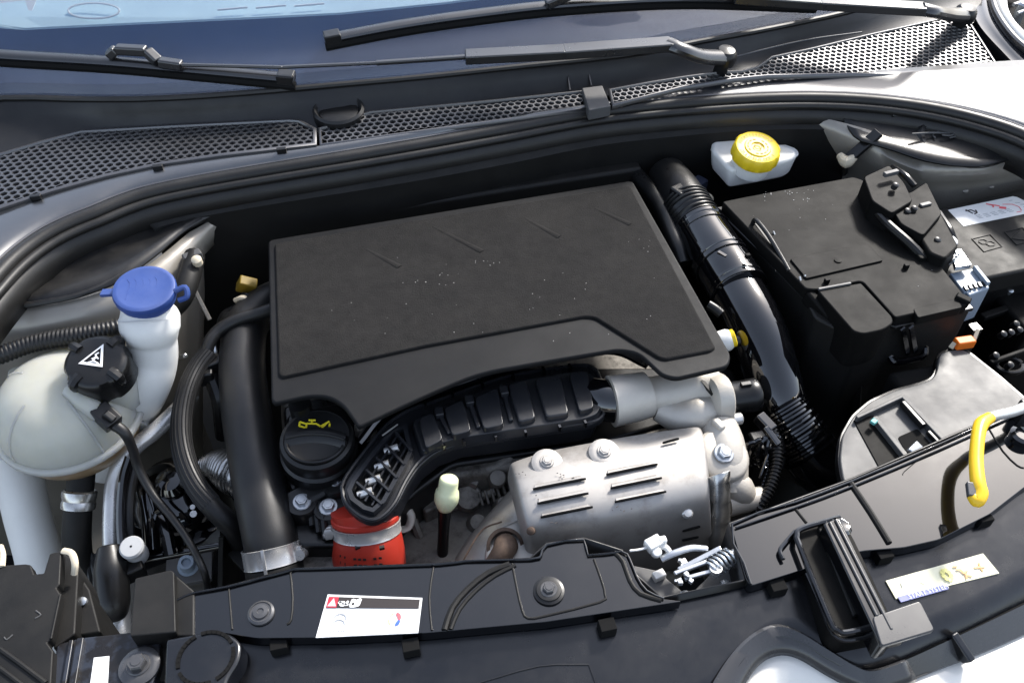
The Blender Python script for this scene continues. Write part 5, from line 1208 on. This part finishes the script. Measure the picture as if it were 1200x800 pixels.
for pts in (((.135, .2), (.16, .16), (.16, .25), (.2, .25), (.235, .14)), ((.14, .17), (.2, .17)), ((.2, .19), (.225, .25), (.235, .2)), ((.26, .27), (.275, .1), (.315, .13), (.36, .08), (.35, .24), (.31, .27), (.26, .27)), ((.315, .13), (.31, .26)), ((.28, .15), (.30, .16)), ((.325, .16), (.345, .14)), ((.32, .2), (.34, .19))):
    q = [LB(u, v, .0010) for u, v in pts]
    for i in range(len(q)-1): m.bar(q[i], q[i+1], .0017, .0004)
build('oil_and_book_mark', m, 'white_print', lo, smooth=0)['kind'] = 'stuff'
m = MB()
for v0 in (.44, .58):
    q = [LB(.19+.055*math.cos(a)*1.2, v0+.14-.14*math.sin(a), .0006) for a in [math.pi*(1-k/8) for k in range(9)]]
    for i in range(8): m.bar(q[i], q[i+1], .0007+.0009*(1-abs(i-3.5)/4), .0003)
for k in range(6): m.bar(LB(.13+.025*k, .86, .0006), LB(.145+.025*k, .86, .0006), .0010, .0003)
build('chevron_mark', m, 'print_grey', lo, smooth=0)['kind'] = 'stuff'
for matn, a0, a1, w in (('print_pink', -.2, 1.3, .0032), ('print_blue', -1.2, -.15, .0030), ('print_lemon', 1.7, 4.2, .0009)):
    m = MB(); q = [LB(.742+.052*math.cos(a), .60-.17*math.sin(a), .0006) for a in [lerp(a0, a1, k/7) for k in range(8)]]
    for i in range(7): m.bar(q[i], q[i+1], w*(.35+.65*math.sin(math.pi*(i+.8)/8)), .0003)
    build('swirl_mark', m, matn, lo, smooth=0)['kind'] = 'stuff'
m = MB()
for k in range(5): m.bar(LB(.69+.022*k, .88, .0006), LB(.702+.022*k, .88, .0006), .0009, .0003)
build('small_print', m, 'print_grey', lo, smooth=0)['kind'] = 'stuff'

# ================================================================ FASCIA
LW = catmull(PL(LIPL, ZF-.013), 5)
def ylip(x):
    for i in range(len(LW)-1):
        if LW[i].x <= x <= LW[i+1].x: return lerp(LW[i].y, LW[i+1].y, (x-LW[i].x)/max(1e-6, LW[i+1].x-LW[i].x))
    return LW[0].y if x < LW[0].x else LW[-1].y
SL = .16
def PF(px, py, lift=0):
    z = .44
    for i in range(40):
        p = P(px, py, z); zn = ZF-.0135-(ylip(p.x)-p.y)*SL+lift; z += (zn-z)*.6
    return P(px, py, z)
t = thing('bumper_fascia', 'satin black bumper fascia panel sloping forward below the slam panel', 'fascia', P(640, 780, .36))
m = MB()
bot = [(205, 860), (260, 860), (300, 860), (400, 860), (500, 860), (640, 860), (800, 850), (850, 800), (890, 752), (930, 748), (985, 780), (1030, 782), (1100, 752), (1150, 730), (1200, 705), (1290, 660)]
tops = LW
fr = resample(LW, 60); bt = resample(catmull([PF(*q) for q in bot], 4), 60)
rows = []
for s in (0, .02, .3, .7, 1): rows.append([Vector((a.lerp(b, s).x, a.lerp(b, s).y, ZF-.0135-max(0, ylip(a.lerp(b, s).x)-a.lerp(b, s).y)*SL)) for a, b in zip(fr, bt)])
rows[0] = [p+Vector((0, .004, 0)) for p in rows[0]]
m.grid(rows); build('skin', m, 'fascia', t, solid=.003, smooth=60)
# arch above the badge
ao = [(820, 830), (838, 795), (858, 765), (882, 742), (908, 731), (935, 738), (968, 758), (1000, 778), (1022, 784), (1060, 772)]
ai = [(862, 830), (874, 800), (888, 778), (903, 766), (922, 762), (942, 768), (972, 786), (1004, 802), (1030, 808), (1075, 795)]
aow = catmull([PF(q[0], q[1], .002) for q in ao], 5); aiw = catmull([PF(q[0], q[1], -.006) for q in ai], 5)
m = MB(); m.grid([[p+Vector((0, 0, -.004)) for p in aow], aow, [p.lerp(q, .15)+Vector((0, 0, .003)) for p, q in zip(aow, aiw)], [p.lerp(q, .7)+Vector((0, 0, .001)) for p, q in zip(aow, aiw)], aiw, [q+Vector((0, 0, -.03)) for q in aiw]])
build('badge_arch', m, 'trim', t, solid=.002, smooth=60).data.materials[0] = mat('arch_grey', (.035, .035, .037), .28, rvar=.05, coat=.3)
# stepped ledge to the right
l1 = [(1022, 786), (1040, 781), (1070, 769), (1105, 753), (1150, 732), (1200, 708), (1290, 665)]
l2 = [(1030, 808), (1052, 802), (1085, 789), (1130, 772), (1165, 758), (1210, 738), (1300, 697)]
a = catmull([PF(q[0], q[1], .001) for q in l1], 4); b = catmull([PF(q[0], q[1], -.012) for q in l2], 4)
m = MB(); m.grid([[p+Vector((0, 0, -.006)) for p in a], a, [p.lerp(q, .2) for p, q in zip(a, b)], [p.lerp(q, .9) for p, q in zip(a, b)], b, [q+Vector((0, 0, -.03)) for q in b]]); build('ledge', m, 'arch_grey', t, solid=.002, smooth=40)
m = MB(); m.bar(PF(1114, 742, .000), PF(1136, 775, -.006), .008, .012); build('ledge_rib', m, 'fascia', t, bevel=.002)
m = MB(); m.tube([PF(q[0], q[1], .0005) for q in [(690, 778), (632, 780), (560, 800), (500, 815)]], .0006, 6, 3); m.tube([PF(690, 778, .0005), PF(698, 800, .0005)], .0006, 6, 2); build('moulded_line', m, 'fascia', t)
# painted bumper in front
m = MB()
l3 = [(800, 870), (858, 830), (874, 800), (888, 778), (903, 766), (922, 762), (942, 768), (972, 786), (1004, 802), (1052, 802), (1085, 789), (1130, 772), (1165, 758), (1210, 738), (1300, 697)]
a = catmull([PF(q[0], q[1], -.014) for q in l3], 3)
m.grid([[p+Vector((0, .012, .001)) for p in a], [p+Vector((0, -.02, -.005)) for p in a], [p+Vector((.01, -.06, -.03)) for p in a], [p+Vector((.02, -.10, -.10)) for p in a], [p+Vector((.02, -.11, -.3)) for p in a]])
tag(build('front_bumper', m, 'paint_cream', solid=.003, smooth=60), 'cream white painted front bumper edge glaring in the sun', 'bumper')
# left rounded tab with slotted ring
t = thing('fascia_tab', 'satin black rounded fascia tab with a slotted ring on its face', 'fascia tab', P(240, 790, .42))
zt = .468
tb = [(194, 748), (250, 738), (268, 741), (283, 752), (281, 772), (266, 795), (258, 840), (190, 850)]
m = MB(); m.prism(fillet(PL(tb, zt), [.004, .006, .012, .012, .012, .012, 0, 0], 4), .022, inset=.002); build('tab', m, 'fascia', t, bevel=.004, seg=3)
cc = P(241, 770, zt+.0006)
for k in range(4):
    m = MB(); q = [cc+RT*(.0225*math.cos(a))+(Vector((-RT.y, RT.x, 0)))*(.0225*math.sin(a)) for a in [k*math.pi/2+.62+j*(math.pi/2-.22)/7 for j in range(8)]]
    for i in range(7): m.bar(q[i], q[i+1]+(q[i+1]-q[i])*.1, .0030, .0016)
    build('ring_slot', m, 'deep', t, smooth=0)
# ------------------------------------------------ left corner: headlamp bracket etc.
t = thing('corner_shield', 'black plastic corner shield with notched top edge below the washer bottle', 'shield', P(40, 730, .38))
zs = .462
cp = [(-40, 668), (0, 662), (30, 660), (36, 661), (40, 672), (51, 671), (58, 648), (72, 645), (70, 684), (66, 688), (71, 696), (60, 748), (55, 752), (62, 762), (58, 830), (-40, 830)]
m = MB(); m.prism(PL(cp, zs), .012); build('top_plate', m, 'black_matt', t, bevel=.0015)
m = MB(); m.prism(PL([(72, 646), (88, 655), (92, 668), (88, 742), (62, 760), (62, 745)], zs-.018), .06); build('side_wall', m, 'black_matt', t, bevel=.002)
m = MB(); m.tube(PL([(74, 645, zs), (84, 648, zs+.002), (88, 660, zs), (87, 672, zs-.008)], 0), .0032, 8, 4, flat=.6); build('rubber_edge', m, 'cream_plastic', t)
m = MB(); m.tube(PL([(0, 640, zs), (3, 650, zs), (2, 664, zs)], 0), .003, 8, 3); build('wire_hook', m, 'cream_plastic', t)
for pts in (((42, 715), (48, 720), (41, 724)), ((5, 746), (8, 749), (15, 743))):
    m = MB(); m.tube(PL(pts, zs+.0003), .0006, 6, 2); build('moulded_mark', m, 'grey_plate', t)
for pts, r in (([(0, 760), (25, 778), (54, 800)], .0022), ([(-10, 775), (10, 790), (30, 805)], .002), ([(71, 696), (60, 748)], .001)):
    m = MB(); m.tube(PL(pts, zs+.0006), r, 8, 3); build('rib', m, 'black_matt', t)
m = MB(); m.lathe([(.004, -.01), (.004, .004), (.002, .005)], P(98, 705, .43), (0, -.3, 1), 12); build('pin', m, 'zinc', t)
m = MB(); m.prism(PL([(88, 665), (105, 690), (118, 740), (85, 745)], .43), .10); build('inner_wall', m, 'black_matt', t, bevel=.002)
t = thing('lamp_bracket', 'blue grey steel lamp bracket with flange bolt and white paint mark', 'bracket', P(120, 780, .40))
zk = .452
m = MB(); m.prism(fillet(PL([(66, 754), (96, 746), (178, 737), (187, 742), (188, 775), (180, 800), (160, 840), (55, 840)], zk), .005, 3), .012); build('plate', m, 'fascia', t, bevel=.002).data.materials[0] = mat('bracket_blue', (.022, .026, .036), .35, rvar=.1, col2=(.008, .007, .007), c2scale=26, c2lo=.48, c2hi=.56, c2detail=4)
m = MB(); m.bar(P(95, 748, zk+.002), P(80, 835, zk+.002), .006, .005); m.bar(P(84, 750, zk+.0015), P(70, 835, zk+.0015), .004, .004); build('fold', m, 'bracket_blue', t, bevel=.001)
m = MB(); m.prism(PL([(110, 770), (128, 768), (124, 840), (100, 840)], zk+.0007), .001); build('paint_mark', m, 'paper', t)
c = P(164, 781, zk); m = MB(); m.lathe([(.017, -.001), (.017, .002), (.013, .004), (.0115, .004)], c, (0, 0, 1), 28); build('washer', m, 'rivet_grey', t); bolt(t, c+Vector((0, 0, .0035)), .0078, 'rivet_grey', (0, 0, 1), .008, washer=1.25)
t = thing('air_deflector', 'upright black plastic deflector box left of the slam panel', 'deflector', P(180, 705, .38))
m = MB(); m.prism(fillet(PL([(158, 677), (200, 667), (204, 670), (206, 740), (152, 745)], .470), .002), .09); build('box', m, 'black_matt', t, bevel=.002)
m = MB(); m.prism(PL([(205, 672), (228, 692), (228, 745), (206, 745)], .462), .08); build('side_gusset', m, 'black_matt', t, bevel=.002)
# ------------------------------------------------ bonnet latch slot
t = thing('latch_guide', 'black plastic bonnet latch guide with sliding ramp and flat tab', 'latch guide', P(1000, 690, .44))
m = MB(); m.prism(fillet(PL([(932, 628), (940, 619), (984, 605), (1000, 630), (1050, 735), (985, 748), (972, 738)], ZF+.003), .005, 3), .03); build('tray', m, 'airbox', t, bevel=.001)
m = MB(); m.tube(PL([(984, 606), (940, 619), (934, 628), (938, 642), (972, 725), (982, 738), (992, 741), (1022, 734)], ZF+.009), .0028, 8, 4); build('rim', m, 'panel', t)
m = MB(); m.tube(PL([(918, 655), (914, 645), (920, 636), (932, 622)], ZF+.004), .002, 8, 4); m.tube(PL([(945, 672), (962, 710), (975, 740), (990, 750), (1018, 746)], ZF+.001), .002, 8, 4); build('outer_rim', m, 'panel', t)
m = MB(); m.prism(PL([(958, 616), (966, 613), (1010, 716), (1000, 722)], ZF+.007), .008); build('inner_rail', m, 'black_matt', t, bevel=.0015)
m = MB(); m.prism(fillet(PL([(964, 612), (984, 605), (1040, 718), (1046, 752), (1032, 757)], ZF+.022), .003, 2), .026); build('ramp', m, 'panel', t, bevel=.003)
for a, b in (((972, 611), (1028, 722)), ((979, 608), (1045, 738))):
    m = MB(); m.bar(P(a[0], a[1], ZF+.0228), P(b[0], b[1], ZF+.0228), .003, .003); build('ramp_rib', m, 'arch_grey', t, bevel=.0012)
m = MB(); m.prism(fillet(PL([(1022, 722), (1078, 703), (1096, 738), (1033, 757)], ZF+.0235), .003, 2), .005); build('tab_plate', m, 'arch_grey', t, bevel=.0012)
m = MB(); m.box(P(1040, 745, ZF+.008), (.03, .01, .03)); build('foot', m, 'black', t, bevel=.002)
m = MB(); m.lathe([(.010, -.01), (.010, .004), (.007, .006), (.003, .005)], P(984, 619, ZF+.010), (.3, 0, 1), 20); build('pivot', m, 'gloss', t)
# ------------------------------------------------ latch mechanism in the gap
t = thing('bonnet_latch', 'bright zinc bonnet latch with coil spring in the slam panel gap', 'latch', P(810, 665, .38))
zh = .445
m = MB(); m.prism(PL([(742, 662), (770, 668), (815, 705), (800, 730), (755, 720)], .425), .006); m.prism(PL([(815, 690), (850, 655), (880, 660), (880, 700), (815, 720)], .42), .006); build('bracket', m, 'grey_plate', t, bevel=.001)
m = MB(); m.tube(PL([(775, 655, zh), (790, 648, zh+.004), (810, 642, zh+.004), (828, 643, zh)], 0), .0035, 10, 5, flat=.7); build('pawl', m, 'zinc', t)
m = MB(); m.bar(P(795, 668, zh), P(845, 642, zh+.006), .005, .004); m.bar(P(790, 672, zh+.002), P(828, 658, zh+.004), .004, .004); m.bar(P(802, 678, zh), P(838, 668, zh+.002), .004, .004); build('lever', m, 'zinc', t, bevel=.001)
m = MB(); c0, c1 = P(832, 668, zh), P(858, 650, zh+.002); dv = (c1-c0); pts = []
fr_ = frame(dv)
for k in range(61):
    a = k/60*2*math.pi*6; pts.append(c0+dv*(k/60)+fr_@Vector((.0085*math.cos(a), .0085*math.sin(a), 0)))
m.tube(pts, .0013, 6, 1); build('coil_spring', m, 'zinc', t)
m = MB(); m.lathe([(.0045, -.004), (.0045, .006)], P(861, 648, zh+.003), dv, 12); m.lathe([(.006, -.004), (.006, .005)], P(838, 668, zh+.002), (0, 0, 1), 12); build('pin', m, 'steel', t)
m = MB(); rnd = random.Random(8)
for k in range(14): m.box(P(rnd.uniform(790, 818), rnd.uniform(656, 682), zh+rnd.uniform(-.002, .004)), (rnd.uniform(.002, .006),)*3, Matrix.Rotation(rnd.uniform(0, 3), 3, 'Z'))
build('rivet_cluster', m, 'zinc', t, bevel=.0006)['kind'] = 'stuff'
m = MB(); m.box(P(772, 674, .428), (.012, .008, .008), Matrix.Rotation(.2, 3, 'Z')); build('white_stop', m, 'white', t, bevel=.001)
for q in ((803, 700), (850, 687)):
    m = MB(); m.lathe([(.006, -.003), (.006, .003), (.003, .004)], P(q[0], q[1], .43), (0, 0, 1), 12); build('bolt', m, 'zinc', t)
t = thing('release_cable', 'white cable clip and thin release cable in front of the heat shield', 'cable clip', P(765, 640, .42))
m = MB(); m.box(P(766, 637, .452), (.016, .012, .010), Matrix.Rotation(.3, 3, 'Z')); m.box(P(776, 633, .454), (.008, .007, .007)); m.lathe([(.005, -.004), (.005, .004)], P(769, 647, .45), (0, -.4, 1), 12); build('clip', m, 'white', t, bevel=.0015)
m = MB(); m.tube(PL([(738, 645, .455), (752, 643, .452), (766, 638, .452)], 0), .0012, 6, 3); build('cable', m, 'white', t)
m = MB(); m.tube(PL([(770, 640, .450), (780, 641, .45), (786, 650, .446)], 0), .003, 8, 4); build('hook', m, 'white', t)
# ------------------------------------------------ prop rod
t = thing('bonnet_prop_rod', 'steel bonnet prop rod with a yellow plastic grip and hooked tip', 'prop rod', P(1150, 560, ZF))
m = MB(); m.tube(PL([(1290, 435, .478), (1230, 464, .482), (1190, 481, .487), (1165, 487, .493), (1155, 492, .498)], 0), .0055, 14, 6); build('rod', m, 'steel', t)
m = MB(); m.tube(PL([(1160, 489, .496), (1150, 497, .499), (1146, 512, .500), (1144, 540, .498), (1146, 565, .496), (1149, 578, .494), (1145, 587, .492), (1139, 580, .492)], 0), [.0058, .0070, .0064, .0064, .0068, .0068, .0060, .0052], 16, 7); build('grip', m, 'rod_yellow', t, smooth=70)
m = MB(); m.bar(P(1139, 582, .494), P(1137, 566, .496), .008, .006); build('tip', m, 'rivet_grey', t, bevel=.001)
m = MB(); m.lathe([(.012, -.006), (.013, .004), (.009, .006), (.007, .002), (.004, .002)], P(1198, 512, ZF+.004), (0, 0, 1), 24); build('clip_ring', m, 'gloss', t)
m = MB(); m.box(P(1198, 482, ZF+.010), (.012, .012, .03)); build('rest', m, 'black', t, bevel=.002)
# ------------------------------------------------ sticker on fascia
YL = [(1038, 680), (1152, 648), (1171, 671), (1050, 701)]
yo = [PF(q[0], q[1], .0018) for q in YL]
m = MB(); m.slab([p for p in yo], [p+Vector((0, 0, -.0014)) for p in yo]); ys = build('fascia_sticker', m, 'paper_yellow'); tag(ys, 'pale yellow pictogram sticker on the fascia behind the latch tab', 'sticker')
def YS(u, v, dz=.0020): 
    x_, y_ = lerp(lerp(1038, 1152, u), lerp(1050, 1171, u), v), lerp(lerp(680, 648, u), lerp(701, 671, u), v); return PF(x_, y_, dz)
def ymarks(items, matn, name, w):
    m = MB()
    for pts in items:
        q = [YS(*p) for p in pts]
        for i in range(len(q)-1): m.bar(q[i], q[i+1], w, .0003)
    build(name, m, matn, ys, smooth=0)['kind'] = 'stuff'
ymarks([((.58+.03*math.cos(a), .5+.3*math.sin(a)) for a in [k*.7 for k in range(10)])] and [[(.56+.035*math.cos(a), .5+.25*math.sin(a)) for a in [k*.7 for k in range(10)]]], 'print_lemon', 'disc_print', .004)
ymarks([[(.66, .2), (.70, .25)], [(.67, .38), (.70, .4), (.72, .7)], [(.70, .6), (.76, .55)], [(.72, .7), (.70, .9)], [(.72, .72), (.76, .85)]], 'print_orange', 'figure_print', .0016)
ymarks([[(.83, .5), (.88, .55), (.9, .35)], [(.86, .5), (.92, .6)], [(.88, .6), (.88, .75)]], 'print_orange', 'hand_print', .0016)
ymarks([[(.12, .3), (.11, .55)], [(.30, .45), (.33, .6)]], 'print_grey', 'faint_print', .0006)
bo = [PF(q[0], q[1], .0024) for q in [(1052, 699), (1107, 684), (1112, 689.5), (1056, 705)]]
m = MB(); m.slab(bo, [p+Vector((0, 0, -.0010)) for p in bo]); wb = build('banner', m, 'print_grey', ys); wb.data.materials[0] = mat('banner_mauve', (.28, .29, .5), .5)
xd = (PF(1107, 687, 0)-PF(1056, 701, 0)).normalized(); nrm = Vector((0, -SL, 1)).normalized(); nrm = (nrm-xd*nrm.dot(xd)).normalized()
m = MB(); text('START SYSTEM', PF(1088, 692.5, .0026), xd, nrm.cross(xd), .0062, m); build('banner_text', m, 'white_print', ys, smooth=0)
